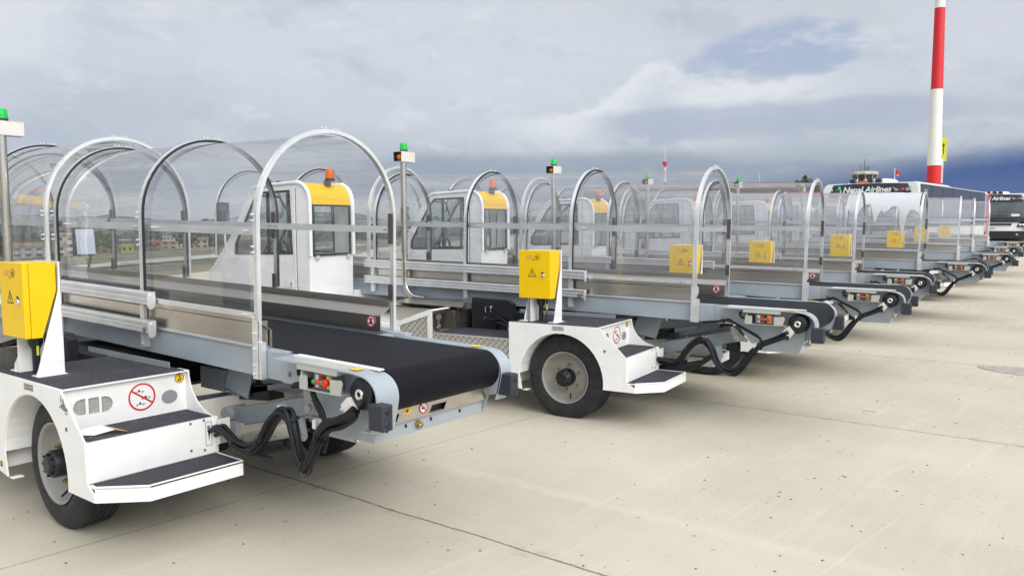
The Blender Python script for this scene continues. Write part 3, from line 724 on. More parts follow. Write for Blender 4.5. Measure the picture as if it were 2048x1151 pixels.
def loader(pair, hose, poly='polycarbonate'):
    root = empty('belt_loader')
    B = root
    # ---- chassis
    m = MB(); m.box(-4.25, .30, -1.02, -.98, .42, .60); m.box(-4.25, .30, .12, .16, .42, .60); m.box(-4.2, -3.9, -.98, .12, .40, .6); m.box(-1.2, -.9, -.98, .12, .44, .58); m.box(.20, .28, -.98, .12, .40, .60)
    m.box(-.1, .1, -1.1, .2, .30, .40); m.build('chassis_frame', 'dark_grey_paint', B, bevel=.004)
    fender(B); fender(B, True)
    wheel(B, 0, -1.358, -1); wheel(B, 0, .500, 1); wheel(B, -3.35, -1.358, -1); wheel(B, -3.35, .500, 1)
    m = MB(); m.cyl((0, -1.2, .35), (0, .34, .35), .05, 12); m.lathe([(.03, -.1), (.13, -.06), (.15, 0), (.13, .06), (.03, .1)], (0, -.43, .35), 'y', 18); m.cyl((-3.35, -1.2, .35), (-3.35, .34, .35), .05, 12); m.build('axle', 'engine_black', B)
    # ---- middle body
    HZ = .892
    m = MB(); m.box(-2.72, -1.30, -1.10, .24, .50, .66); m.box(-4.3, -2.80, -.80, .60, .45, .92); m.box(-2.8, -.47, .30, .60, .45, .80); m.build('body', 'white_paint', B, bevel=.01)
    m = MB(); m.prism([(-1.69, .45), (-1.69, .715), (-1.66, .73), (-1.30, .855), (-1.275, .85), (-1.275, .45)], 'y', -1.463, -1.455, [[(-1.645, .47), (-1.645, .69), (-1.325, .80), (-1.325, .47)]])
    m.box(-2.72, -1.69, -1.463, -1.455, .45, .70); m.prism([(-1.69, .712), (-1.66, .728), (-1.30, .853), (-1.275, .848), (-1.275, .84), (-1.30, .845), (-1.69, .704)], 'y', -1.4545, -1.18)
    m.box(-2.72, -1.69, -1.4545, -1.1, .692, .70); m.box(-2.80, -2.72, -1.463, -1.1, .42, .92)
    st = m.build('step_box', 'white_paint', B, bevel=.003)
    m = MB(); m.prism([(-1.65, .46), (-1.65, .70), (-1.32, .81), (-1.32, .46)], 'y', -1.453, -1.450); m.build('tread_plate', 'tread_plate', st)
    m = MB(); m.box(-1.272, -.473, -1.455, -1.449, .45, .640); ts = m.build('side_skirt', 'tread_plate', B)
    m = MB(); m.box(-1.272, -.473, -1.462, -1.4495, .6405, .652); m.box(-1.272, -.473, -1.449, -1.0, .638, .646); m.build('skirt_rail', 'aluminium', B)
    m = MB(); m.box(-1.26, -.48, -1.44, -1.02, .6465, .6500); m.build('grip_mat', 'grip_mat', B)
    m = MB(); m.add([(-1.95, -1.20, .872), (-1.13, -1.20, .858), (-1.22, -1.13, .820), (-1.95, -1.13, .835), (-1.95, -.88, HZ), (-1.30, -.88, HZ), (-1.95, -.875, .83), (-1.30, -.875, .82)], [(0, 1, 5, 4), (0, 3, 2, 1), (1, 2, 7, 5), (3, 6, 7, 2), (4, 5, 7, 6), (0, 4, 6, 3)]); m.box(-1.92, -1.22, -1.188, -1.135, .645, .824); m.box(-1.92, -1.22, -1.134, -.86, .64, .818); m.build('engine_hood', 'stainless', B, bevel=.002)
    m = MB(); m.cyl((-1.38, -1.235, .64), (-1.38, -1.235, .76), .018, 10); m.cyl((-1.40, -1.23, .76), (-1.36, -1.25, .765), .03, 8); m.cyl((-1.38, -1.26, .65), (-1.38, -1.22, .68), .03, 8); m.build('hood_latch', 'dark_metal', B)
    m = MB(); m.prism([(-1.19, .58), (-1.19, .925), (-.80, .915), (-.74, .885), (-.74, .58)], 'y', -.96, -.90)
    m.box(-1.2, -.48, -.90, -.2, .55, .80); m.build('engine_bay', 'engine_black', B, bevel=.004)
    m = MB(); m.tube(smoothpath([(-1.0, -.975, .74), (-.92, -1.0, .73), (-.85, -1.0, .75), (-.78, -.99, .70), (-.76, -.98, .62)]), .012, 7); m.tube(smoothpath([(-.95, -.98, .70), (-.86, -1.02, .715), (-.77, -1.0, .68), (-.73, -.98, .60)]), .010, 7)
    m.box(-1.05, -.9, -.985, -.961, .60, .68); m.build('engine_hose', 'hose_rubber', B)
    m = MB()
    for (x, z) in ((-1.03, .745), (-1.02, .84), (-.96, .85)): m.cyl((x, -.961, z), (x, -.985, z), .012, 8)
    m.tube([(-1.02, -.98, .84), (-1.02, -.985, .80)], .004, 6); m.tube([(-.96, -.98, .85), (-.965, -.985, .80)], .004, 6); m.tube([(-.80, -1.0, .70), (-.76, -1.0, .66), (-.75, -1.0, .61)], .006, 6); m.build('engine_fitting', 'chrome', B)
    m = MB(); m.box(-.735, .22, -.845, -.838, .50, .83); m.build('heat_shield', 'mid_grey_paint', B)
    # ---- boom: two side beams and end unit
    m = MB()
    for (a, b) in ((-.695, -.635), (.15, .21)):
        m.box(-5.1, 1.04, a, b, .80, .945)
        m.box(-5.1, .85, a - (.012 if a < 0 else 0), b + (0 if a < 0 else .012), .9455, .953)
    for k in range(9): m.box(-4.6 + k * .62, -4.54 + k * .62, -.634, .149, .82, .87)
    m.box(.95, .99, -.634, .149, .80, .86)
    m.box(-5.1, 1.6, -.634, .149, .872, .880)
    m.build('boom', 'boom_paint', B, BS, bevel=.003)
    # end unit side plates
    pl = [(1.04, .795), (1.04, .947), (1.74, .925), (1.76, .88), (1.745, .70), (1.702, .592), (1.425, .592), (1.33, .655), (1.225, .792)]
    m = MB(); m.prism(pl, 'y', -.700, -.690); m.prism(pl, 'y', .060, .070)
    m.prism([(1.425, .592), (1.694, .592), (1.694, .600), (1.425, .600)], 'y', -.6895, .0595)
    fr = [(-.70, .592), (.07, .592), (.07, .66), (-.70, .66)]
    m.box(1.694, 1.702, -.6895, .0595, .592, .668); m.box(1.702, 1.712, -.6895, .0595, .660, .668)
    eu = m.build('end_plate', 'boom_paint', B, bevel=.002)
    # curved shrouds over the drum ends
    path = [(1.11, .938), (1.60, .932), (1.70, .928), (1.765, .918), (1.805, .897), (1.832, .865), (1.842, .825), (1.836, .78), (1.815, .70), (1.805, .672)]
    ps = [(v.x, v.z) for v in smoothpath([(p[0], 0, p[1]) for p in path], 4)]
    for (a, b) in ((-.803, -.672), (.046, .130)):
        m = MB(); m.strip(ps, a, b, -.007)
        e = -.676 if a < 0 else .046
        m.prism([(1.60, .80), (1.60, .925)] + [(p[0] - .002, p[1] - .008) for p in ps if p[0] > 1.6 and p[1] > .70] + [(1.79, .70), (1.74, .69)], 'y', e, e + .004)
        m.box(1.735, 1.80, a + .005, a + .07, .672, .678) if a < 0 else None
        m.build('drum_shroud', 'boom_paint', eu, bevel=.0015)
    m = MB(); m.prism([(1.135, .9375), (1.150, .9445), (1.74, .9350), (1.75, .930)], 'y', -.705, -.668); m.build('edge_strip', 'white_paint', eu)
    # belt: a continuous loop over the end drum
    Rb = .098; cx, cz = 1.735, .832
    pb = [(-5.0, .888), (.9, .888)] + [(1.5, .931), (1.62, .931)]
    pb = [(-5.05, .930), (-2, .930), (0, .930), (.9, .931), (1.5, .931)] + [(cx + Rb * math.sin(a), cz + Rb * math.cos(a)) for a in [math.radians(v) for v in range(0, 181, 10)]] + [(1.5, .76), (1.30, .80), (.9, .80), (-5.05, .80)]
    n = len(pb); m = MB(); y0, y1 = -.668, .042
    inner = []
    for i in range(n):
        p = Vector(pb[max(0, i - 1)]); q = Vector(pb[min(n - 1, i + 1)]); d = (q - p).normalized(); inner.append(Vector(pb[i]) - Vector((-d.y, d.x)) * .006)
    # (front part under the canopy is wider than the gap between the guards, so it spans them)
    vs = [(p[0], y0, p[1]) for p in pb] + [(p[0], y1, p[1]) for p in pb]; m.add(vs, [(i, i + 1, n + i + 1, n + i) for i in range(n - 1)], True)
    vs = [(p[0], y0, p[1]) for p in inner] + [(p[0], y1, p[1]) for p in inner]; m.add(vs, [(i, i + 1, n + i + 1, n + i) for i in range(n - 1)], True)
    for yy, off in ((y0, 0), (y1, 0)):
        vs = [(p[0], yy, p[1]) for p in pb] + [(p[0], yy, p[1]) for p in inner]; m.add(vs, [(i, i + 1, n + i + 1, n + i) for i in range(n - 1)])
    def BSe(x, y, z):
        if x > 1.4: return (x, y, z)
        return (x, y, z + T * (1.4 - x) * .95)
    m.build('conveyor_belt', 'belt_rubber', B, BSe)
    m = MB(); m.cyl((cx, -.66, cz), (cx, .035, cz), Rb - .008, 24); m.build('drum', 'dark_metal', B)
    m = MB(); m.box(1.0, 1.6, .043, .060, .905, .925); m.box(.9, 1.04, .043, .149, .90, .925); m.build('belt_edge', 'boom_paint', B, BSe)
    # lower guard plate under the nose, with openings
    m = MB(); m.prism([(-.672, .662), (.056, .662), (.056, .742), (-.672, .742)], 'x', 1.715, 1.722, [[(-.66, .670), (-.575, .670), (-.555, .706), (-.66, .706)], [(-.36, .670), (-.255, .670), (-.235, .706), (-.34, .706)]])
    m.build('nose_guard', 'stainless', eu)
    m = MB(); m.box(1.685, 1.692, -.66, .04, .664, .712); m.build('nose_backing', 'black_plastic', eu)
    m = MB(); m.prism([(-.545, .699), (-.475, .699), (-.485, .735)], 'x', 1.7225, 1.7235); m.build('warning_sign', 'yellow_decal', eu)
    m = MB(); m.prism([(-.520, .704), (-.500, .704), (-.500, .718), (-.512, .714)], 'x', 1.7237, 1.7242); m.build('pictogram', 'black_decal', eu)
    m = MB(); m.prism(circ(-.400, .705, .026, 20), 'x', 1.7225, 1.7235); ws = m.build('warning_sign', 'white_decal', eu)
    m = MB(); m.prism(circ(-.400, .705, .028, 20), 'x', 1.7237, 1.7242, [circ(-.400, .705, .022, 20)]); m.prism([(-.418, .720), (-.414, .724), (-.382, .690), (-.386, .686)], 'x', 1.7237, 1.7242); m.build('red_ring', 'red_decal', ws)
    m = MB(); m.box(1.7237, 1.724, -.412, -.390, .698, .708); m.build('pictogram', 'black_decal', ws)
    m = MB(); m.cyl((1.702, -.42, .628), (1.714, -.42, .628), .020, 6); m.lathe([(.013, 0), (.013, .014), (0, .015)], (1.714, -.42, .625), 'x', 10); m.build('bolt', 'brass', eu)
    m = MB()
    for yy in (-.62, -.50, -.33, -.12): m = MB(); m.cyl((1.702, yy, .640), (1.708, yy, .640), .004, 6); m.cyl((1.702, yy, .632), (1.709, yy, .632), .006, 6); m.build('screw', 'black_plastic', eu)
    for (x, z) in ((1.31, .855), (1.60, .80), (1.10, .84)): m = MB(); m.cyl((x, -.700, z), (x, -.708, z), .014, 6); m.cyl((x, -.708, z), (x, -.714, z), .008, 8); m.build('bolt', 'stainless_tube', eu)
    for (a, b) in ((-.77, -.72), (.06, .10)): m = MB(); m.box(1.62, 1.68, a, b, .9345, .9355); m.build('warning_sign', 'yellow_decal', eu)
    # rubber buffers
    for (a, b) in ((-.832, -.768), (.052, .112)):
        m = MB(); m.box(1.815 if a < 0 else 1.80, 1.905, a, b, .70, .815); bb = m.build('buffer', 'bumper_rubber', B, bevel=.008)
        h_ = MB()
        for z in (.728, .787): h_.lathe([(.016, .001), (.013, .004), (.0, .0035)], (1.905, (a + b) / 2, z), 'x', 14)
        h_.build('buffer_hole', 'black_decal', bb)
    # drum motor end
    m = MB(); m.lathe([(.0, -.03), (.068, -.03), (.074, -.022), (.074, .07)], (1.705, -.745, .832), 'y', 26); mo = m.build('drum_motor', 'engine_black', B)
    m = MB(); m.lathe([(.011, -.010), (.013, -.012), (.024, -.012), (.026, -.006), (.026, .0)], (1.705, -.775, .832), 'y', 20); m.build('bearing_ring', 'chrome', mo)
    m = MB(); m.prism([(1.60, .775), (1.645, .815), (1.685, .765), (1.655, .725), (1.63, .735)], 'y', -.80, -.755); m.cyl((1.60, -.79, .752), (1.63, -.79, .775), .012, 8); m.cyl((1.615, -.80, .73), (1.65, -.79, .752), .011, 8); m.build('hydraulic_block', 'cream_paint', mo, bevel=.003)
    # push button station
    m = MB(); m.box(1.385, 1.515, -.775, -.760, .822, .893); m.box(1.385, 1.515, -.760, -.701, .826, .889); pb_ = m.build('button_station', 'mid_grey_paint', B, bevel=.002)
    m = MB(); m.prism([(1.29, .905), (1.575, .900), (1.59, .935), (1.30, .940)], 'y', -.801, -.7005); m.box(1.31, 1.60, -.8005, -.797, .812, .817); m.box(1.318, 1.325, -.80, -.701, .818, .895); m.box(1.31, 1.60, -.797, -.701, .812, .8155)
    m.prism([(1.532, .812), (1.60, .815), (1.615, .870), (1.605, .885), (1.532, .880)], 'y', -.802, -.796); m.prism([(1.31, .814), (1.365, .814), (1.365, .875), (1.355, .882), (1.32, .88), (1.31, .87)], 'y', -.802, -.796); m.build('station_bracket', 'lid_grey', pb_, bevel=.0015)
    for (x, w, mt) in ((1.411, .020, 'white_decal'), (1.437, .022, 'red_decal'), (1.463, .020, 'black_decal'), (1.490, .026, 'yellow_decal')):
        m = MB(); m.box(x - w / 2, x + w / 2, -.778, -.7752, .829, .887); m.build('button_plate', mt, pb_)
    for (x, r, mt) in ((1.411, .012, 'green_knob'), (1.437, .012, 'red_knob'), (1.463, .011, 'green_knob'), (1.489, .019, 'red_knob')):
        m = MB(); m.lathe([(r * .7, 0), (r * .7, -.012), (r, -.014), (r, -.022), (r * .8, -.026), (0, -.027)], (x, -.778, .858), 'y', 18); m.build('push_button', mt, pb_)
    m = MB(); m.tube(smoothpath([(1.40, -.75, .902), (1.32, -.76, .905), (1.27, -.765, .900), (1.262, -.768, .880), (1.28, -.768, .862), (1.33, -.765, .852), (1.39, -.762, .848)]), .0095, 8); m.cyl((1.35, -.763, .851), (1.386, -.762, .849), .014, 10); m.build('cable', 'hose_rubber', pb_)
    # lift arm and pivots
    for yy in (-.62, -.06):
        m = MB(); m.prism([(.42, .49), (.40, .55), (.50, .575), (1.22, .74), (1.26, .70), (1.24, .655), (.60, .50)], 'y', yy, yy + .008); m.prism([(.50, .575), (1.22, .74), (1.225, .733), (.50, .567)], 'y', yy + .0085, yy + .07); m.prism([(.56, .492), (1.24, .655), (1.24, .648), (.56, .485)], 'y', yy + .0085, yy + .07)
        m.build('lift_arm', 'arm_paint', B, bevel=.002)
        m = MB(); m.prism([(1.155, .755), (1.175, .775), (1.30, .665), (1.295, .650), (1.20, .650), (1.18, .67)], 'y', yy - .045, yy - .035); m.cyl((1.22, yy - .045, .685), (1.22, yy - .056, .685), .036, 20); m.cyl((1.22, yy - .0565, .685), (1.22, yy - .075, .685), .02, 12); m.build('pivot_plate', 'grey_trim', B, bevel=.002)
        m = MB(); m.cyl((.44, yy - .03, .53), (.44, yy + .09, .53), .045, 18); m.box(.40, .54, yy - .03, yy + .0, .42, .50); m.build('arm_bearing', 'mid_grey_paint', B)
    m = MB(); m.cyl((.85, -.56, .40), (1.05, -.56, .55), .022, 12); m.cyl((.55, -.56, .33), (.88, -.56, .42), .034, 14); m.build('lift_cylinder', 'engine_black', B)
    m = MB(); m.prism([(1.02, .60), (1.06, .60), (1.08, .50), (1.06, .475), (1.03, .475), (1.015, .50)], 'y', -.60, -.585); m.cyl((1.05, -.60, .50), (1.05, -.625, .50), .018, 12); m.build('cylinder_lug', 'boom_paint', B)
    # under-boom plates
    m = MB(); m.prism([(.30, .80), (.24, .64), (.46, .60), (.53, .80)], 'y', -.52, -.512); m.build('support_plate', 'boom_paint', B)
    m = MB(); m.box(-.02, .22, -.52, -.30, .61, .74); m.build('valve_box', 'mid_grey_paint', B, bevel=.004)
    m = MB(); m.prism([(.56, .80), (.50, .66), (.80, .66), (1.0, .72), (1.02, .80)], 'y', -.46, -.452); m.build('support_plate', 'mid_grey_paint', B)
    m = MB(); m.prism([(.35, .58), (.34, .66), (.62, .70), (.64, .61)], 'y', -.50, -.40); m.build('battery_box', 'engine_black', B, bevel=.004)
    m = MB(); m.prism([(-.15, .50), (-.15, .53), (.83, .74), (.83, .71)], 'y', -.50, -.49); m.build('cross_rail', 'mid_grey_paint', B)
    m = MB(); m.box(.30, .88, .02, .03, .34, .56); m.box(.25, .30, -.80, .02, .36, .60); m.build('rear_panel', 'cream_paint', B, bevel=.003)
    # hoses
    m = MB()
    if hose == 0:
        Pn = [(.60, .50), (.66, .52), (.72, .50), (.79, .465), (.90, .455), (1.01, .52), (1.10, .62), (1.19, .685), (1.255, .665), (1.285, .56), (1.305, .47), (1.35, .440), (1.41, .52), (1.47, .62), (1.54, .675), (1.61, .70), (1.68, .735), (1.71, .76)]
        extra = [[(1.20, .81), (1.30, .835), (1.345, .83), (1.365, .778), (1.43, .70), (1.455, .60), (1.43, .52)], [(1.19, .80), (1.33, .825), (1.35, .78), (1.42, .68), (1.44, .60)], [(.62, .47), (.74, .425), (.90, .415), (1.02, .42)]]
        tie = (1.452, .66)
    else:
        Pn = [(.60, .47), (.68, .46), (.76, .457), (.845, .568), (.926, .645), (.995, .660), (1.054, .584), (1.10, .476), (1.193, .416), (1.27, .445), (1.355, .563), (1.438, .655), (1.544, .700), (1.637, .745)]
        extra = [[(1.12, .81), (1.16, .835), (1.20, .82), (1.28, .775), (1.36, .735), (1.42, .70), (1.43, .66)], [(.95, .80), (1.08, .815), (1.17, .828), (1.30, .77), (1.41, .715)]]
        tie = (1.405, .64)
    offs = [(0, 0), (.010, .018), (-.008, .020), (.004, -.018), (.02, -.004), (-.014, .002)]
    for k, (oy, oz) in enumerate(offs):
        m.tube(smoothpath([(p[0] + .010 * math.sin(k * 2.1 + i * .9), -.815 + oy * 1.3 + .006 * math.sin(i + k), p[1] + oz + .005 * math.cos(i * 1.3 + k)) for i, p in enumerate(Pn)], 4), .0115, 8)
    for e in extra:
        m.tube(smoothpath([(p[0], -.75 - .02 * i / len(e), p[1]) for i, p in enumerate(e)], 4), .0105, 8)
    ho = m.build('hose_bundle', 'hose_rubber', B)
    for i in (3, 5, 8, 11, 13):
        if i < len(Pn): m = MB(); m.lathe([(.040, -.005), (.041, 0), (.040, .005)], (Pn[i][0], -.812, Pn[i][1]), 'x' if i % 2 else 'z', 14); m.build('cable_tie', 'black_plastic', ho)
    m = MB(); m.box(tie[0] - .018, tie[0] + .006, -.83, -.795, tie[1] - .012, tie[1] + .030); m.build('hose_clamp', 'aluminium', ho); m = MB(); i = 7 if hose == 0 else 5; m.box(Pn[i][0] - .02, Pn[i][0] + .01, -.83, -.80, Pn[i][1] + .012, Pn[i][1] + .035); m.build('hose_clamp', 'aluminium', ho)
    # ---- steel side guards
    for sgn in (-1, 1):
        def gy(t): return (-.640 - t) if sgn < 0 else (.118 + t)
        sec = [(gy(0), .945), (gy(0), 1.035), (gy(.062), 1.075), (gy(.070), 1.080), (gy(.070), 1.128), (gy(.067), 1.128), (gy(.066), 1.083), (gy(.058), 1.079), (gy(-.004), 1.038), (gy(-.004), .945)]
        x1 = .872
        m = MB(); m.prism(sec, 'x', -5.05, x1); sg = m.build('side_guard', 'stainless', B, BS)
        if sgn < 0:
            m = MB(); m.box(-5.05, x1 - .03, -.697, -.690, .956, 1.095); m.box(x1 - .030, x1 - .024, -.697, -.646, .950, 1.085); m.build('outer_guard', 'stainless', sg, BS)
            m = MB(); m.box(-5.05, x1 - .032, -.722, -.698, 1.105, 1.130); m.box(-5.05, x1 - .032, -.706, -.698, .953, .962); m.build('top_rail', 'aluminium', sg, BS)
            for (x, z) in ((.78, 1.118), (.75, 1.118), (-.30, 1.118)): m = MB(); m.cyl((x, -.722, z), (x, -.730, z), .006, 6); m.build('bolt', 'chrome', sg, BS)
    # no-step sign inside the far guard
    cy_, cx_, cz_ = .112, .795, 1.002
    m = MB(); m.prism(circ(cx_, cz_, .036, 26), 'y', cy_ - .0012, cy_ - .0002); ns = m.build('warning_sign', 'white_decal', B, BS)
    m = MB(); m.prism(circ(cx_, cz_, .036, 26), 'y', cy_ - .0026, cy_ - .0016, [circ(cx_, cz_, .029, 26)]); m.prism([(cx_ - .026, cz_ + .020), (cx_ - .021, cz_ + .025), (cx_ + .026, cz_ - .020), (cx_ + .021, cz_ - .025)], 'y', cy_ - .0032, cy_ - .0027); m.build('red_ring', 'red_decal', ns, BS)
    m = MB(); m.prism([(cx_ - .004, cz_ + .020), (cx_ + .010, cz_ + .020), (cx_ + .008, cz_ - .005), (cx_ + .011, cz_ - .018), (cx_ - .020, cz_ - .018), (cx_ - .018, cz_ - .010), (cx_ - .006, cz_ - .003)], 'y', cy_ - .0024, cy_ - .0014); m.build('pictogram', 'black_decal', ns, BS)
    # ---- canopy
    a0 = make_arch(B, X1, 0, .80, .93, seal=False)
    m = MB(); m.box(X1 - .020, X1 + .022, -.734, -.7305, .795, 1.10); m.box(X1 - .020, X1 + .045, -.728, -.698, .795, .985); m.prism([(X1 + .022, 1.0), (X1 + .04, 1.03), (X1 + .04, 1.08), (X1 + .022, 1.10)], 'y', -.726, -.722)
    for z in (.82, .865, .95, 1.03, 1.11): m.cyl((X1 - .004, -.7345, z), (X1 - .004, -.744, z), .007, 6)
    m.build('foot_bracket', 'aluminium', a0, BS)
    pairx = X1 - 1.149 * pair
    xs = [X1 - 1.149 * k for k in range(1, 4)]
    for x in xs: make_arch(B, x, 0, .86 if x > -2 else .86, 1.12)
    ox = [pairx - .045 - 1.2 * k for k in range(5)]
    ox = [x for x in ox if x > -5.1]
    for x in ox: make_arch(B, x, .045, 1.12, 1.12, seal=(x != ox[0]))
    panel_mesh(xs[-1], X1 - .01, 0).build('canopy_panel', poly, B, BS)
    panel_mesh(ox[-1], ox[0], .045).build('canopy_panel', poly, B, BS)
    # mid rails
    m = MB(); m.box(xs[-1], X1 - .022, YN + .0225, YN + .028, 1.524, 1.566)
    for k in range(3):
        for dx in (-.10, -.13, .10, .13): m.cyl((X1 - 1.149 * k + dx, YN + .021, 1.545), (X1 - 1.149 * k + dx, YN + .006, 1.545), .007, 6) if X1 - 1.149 * k + dx < X1 - .05 else None
    m.build('mid_rail', 'aluminium', B, BS)
    m = MB(); m.box(xs[-1], X1 - .018, YF - .0285, YF - .0235, 1.524, 1.566); m.build('mid_rail', 'aluminium', B, BS)
    m = MB(); m.box(ox[-1], ox[0] - .022, YN - .022, YN - .016, 1.524, 1.566); m.build('mid_rail', 'aluminium', B, BS)
    m = MB(); m.box(ox[-1], ox[0] - .022, YF + .016, YF + .022, 1.524, 1.566); m.build('mid_rail', 'aluminium', B, BS)
    # ---- double guard rails on the outside
    for (z0, z1) in ((1.095, 1.172), (.930, 1.005)):
        m = MB(); h_ = z1 - z0; xr = -.12
        sec = [(-.735, z0), (-.772, z0), (-.776, z0 + .006), (-.776, z0 + .014), (-.764, z0 + .018), (-.764, z0 + h_ * .36), (-.774, z0 + h_ * .42), (-.774, z0 + h_ * .58), (-.764, z0 + h_ * .64), (-.764, z1 - .018), (-.776, z1 - .014), (-.776, z1 - .004), (-.772, z1), (-.735, z1)]
        m.prism(sec, 'x', -2.68, xr); gr = m.build('guard_rail', 'aluminium', B, BS)
        m = MB(); m.prism([(-.732, z1 + .002), (-.732, z0 + .002), (-.742, z0 - .018), (-.758, z0 - .024), (-.775, z0 - .016), (-.780, z0), (-.780, z1 + .002)], 'x', xr + .0005, xr + .008); m.cyl((xr + .008, -.757, z1 - .02), (xr + .014, -.757, z1 - .02), .010, 8); m.build('rail_cap', 'aluminium', gr, BS)
        if z0 < 1:
            m = MB(); m.lathe([(.017, -.004), (.008, -.010), (0, -.008)], (xr - .040, -.776, z0 + .024), 'y', 8); m.build('end_screw', 'brown_mat', gr, BS)
    for x in (-.27, -1.42, -2.60):
        m = MB(); m.box(x - .022, x + .022, -.7345, -.7305, .835, 1.175); m.box(x + .018, x + .022, -.7300, -.697, .835, 1.0)
        for z in (.855, .915): m.cyl((x, -.735, z), (x, -.744, z), .008, 6)
        m.build('rail_bracket', 'aluminium', B, BS)
    control_box(B); signal_post(B); cab(B)
    # front lift support
    m = MB(); m.prism([(-4.0, .60), (-3.8, .60), (-4.3, .84), (-4.45, .84)], 'y', -.60, -.54); m.prism([(-4.0, .60), (-3.8, .60), (-4.3, .84), (-4.45, .84)], 'y', .02, .08); m.build('boom_support', 'dark_grey_paint', B)
    return root

L1 = loader(2, 0)
tag(L1, 'nearest belt loader, black belt end in the foreground, yellow box cut by the left edge', 'belt loader', 'belt loaders parked in a row')
fd = [c_ for c_ in L1.children if c_.name.startswith('rear_fender')][0]; rs = random.Random(11)
for (pts, mt) in (([(.335, .715), (.372, .735), (.385, .768), (.392, .742), (.404, .724), (.43, .706), (.40, .700)], 'scuff_paint'), ([(.352, .735), (.358, .775), (.366, .772), (.368, .742)], 'scuff_paint'), ([(.398, .690), (.408, .700), (.425, .690), (.412, .684)], 'scuff_paint')):
    m = MB(); q = []
    for i in range(len(pts)):
        a_, b_ = Vector(pts[i]), Vector(pts[(i + 1) % len(pts)])
        for k in range(4): p_ = a_.lerp(b_, k / 4); q.append((p_.x + rs.uniform(-.003, .003), p_.y + rs.uniform(-.003, .003)))
    m.prism(q, 'y', -1.4662, -1.4656); m.build('scuff', mt, fd)
# the far-side driving mirror shows only on this one
m = MB(); m.tube([(-3.9, -.85, 1.05), (-3.72, .1, 1.05), (-3.60, .44, 1.08), (-3.58, .50, 1.40)], .013, 6); ma = m.build('mirror_arm', 'black_plastic', L1)
m = MB(); m.box(-3.61, -3.565, .32, .52, 1.29, 1.56); mi = m.build('mirror', 'black_plastic', ma, bevel=.012)
m = MB(); m.prism([(-3.5645, 1.305), (-3.5645, 1.545), (-3.562, 1.545), (-3.535, 1.305)], 'y', .335, .505); m.build('mirror_face', 'mirror_glass', mi)
L2 = loader(3, 1, 'hazy_polycarbonate')
POS = [(.5735, 3.6125, -.035, 6.555), (.649, 6.142, -.051, 7.221), (.345, 9.140, -.077, 7.301), (.625, 12.068, -.025, 5.454), (.585, 15.720, -.007, 8.615), (.302, 19.372, .032, 10.725), (.132, 23.012, .058, 12.772)]
LAB = ['second belt loader, its whole near wheel, white steps and yellow box in full view',
 'third belt loader from the camera, directly behind the one whose near wheel shows whole',
 'fourth belt loader, between the third and the one with torn white canopy film',
 'belt loader with torn white protective film hanging over its clear canopy',
 'belt loader just beyond the one with the torn white canopy film',
 'second to last belt loader of the row, in front of the first airport bus',
 'farthest belt loader of the row, its canopy against the red rear corner of the bus']
LO = [L1]
for i, (x, y, z, a) in enumerate(POS):
    o = L2 if i == 0 else copy_tree(L2)
    o.location = (x, y, z); o.rotation_euler = (0, 0, math.radians(a))
    tag(o, LAB[i], 'belt loader', 'belt loaders parked in a row'); LO.append(o)
# torn film on the fifth loader
film = MB(); path = arch_path(AR + .004, ZS, YN - .004, YF + .004, 1.2, 1.2, 40)
FE = [(0, 1.70), (.05, 1.75), (.12, 1.77), (.155, 1.70), (.18, 1.51), (.215, 1.29), (.25, 1.56), (.275, 1.78), (.31, 1.83), (.37, 1.83), (.41, 1.77), (.48, 1.71), (.51, 1.78), (.54, 1.71), (.57, 1.61), (.60, 1.54), (.62, 1.64), (.64, 1.78), (.67, 1.87), (.76, 1.85), (.80, 1.78), (.83, 1.70), (.87, 1.76), (.94, 1.72), (1.0, 1.80)]
nx = 110; arc_near = [p for p in path if p[1] > 1.0]
cols = []
for i in range(nx + 1):
    x = X1 - .04 - 1.12 * i / nx; u = i / nx
    low = FE[-1][1]
    for (ua, za), (ub, zb) in zip(FE, FE[1:]):
        if ua <= u <= ub: low = za + (zb - za) * (u - ua) / (ub - ua); break
    low += .012 * mnoise.noise(Vector((u * 60, 3.1, 0)))
    low = max(1.24, low); colv = []
    for k in range(15):
        t = k / 14; z = None
        # param along near half arch from low to apex, then a little over the top
        zt = low + (2.086 - low) * min(1, t * 1.25)
        if t <= .8:
            y = YN - .006 if zt <= ZS else YC - math.sqrt(max(0, (AR + .006) ** 2 - (zt - ZS) ** 2))
        else:
            a = (t - .8) / .2 * 1.0; y = YC + (AR + .006) * math.sin(a); zt = ZS + (AR + .006) * math.cos(a)
        colv.append((x, y, zt))
    cols.append(colv)
vs = [v for c in cols for v in c]; k = 15
film.add(vs, [(i * k + j, i * k + j + 1, (i + 1) * k + j + 1, (i + 1) * k + j) for i in range(nx) for j in range(k - 1)], True)
fo = film.build('protective_film', 'protective_film', LO[4], lambda x, y, z: BS(x, y - .002, z + .003))
sol = fo.modifiers.new('thick', 'SOLIDIFY'); sol.thickness = .002

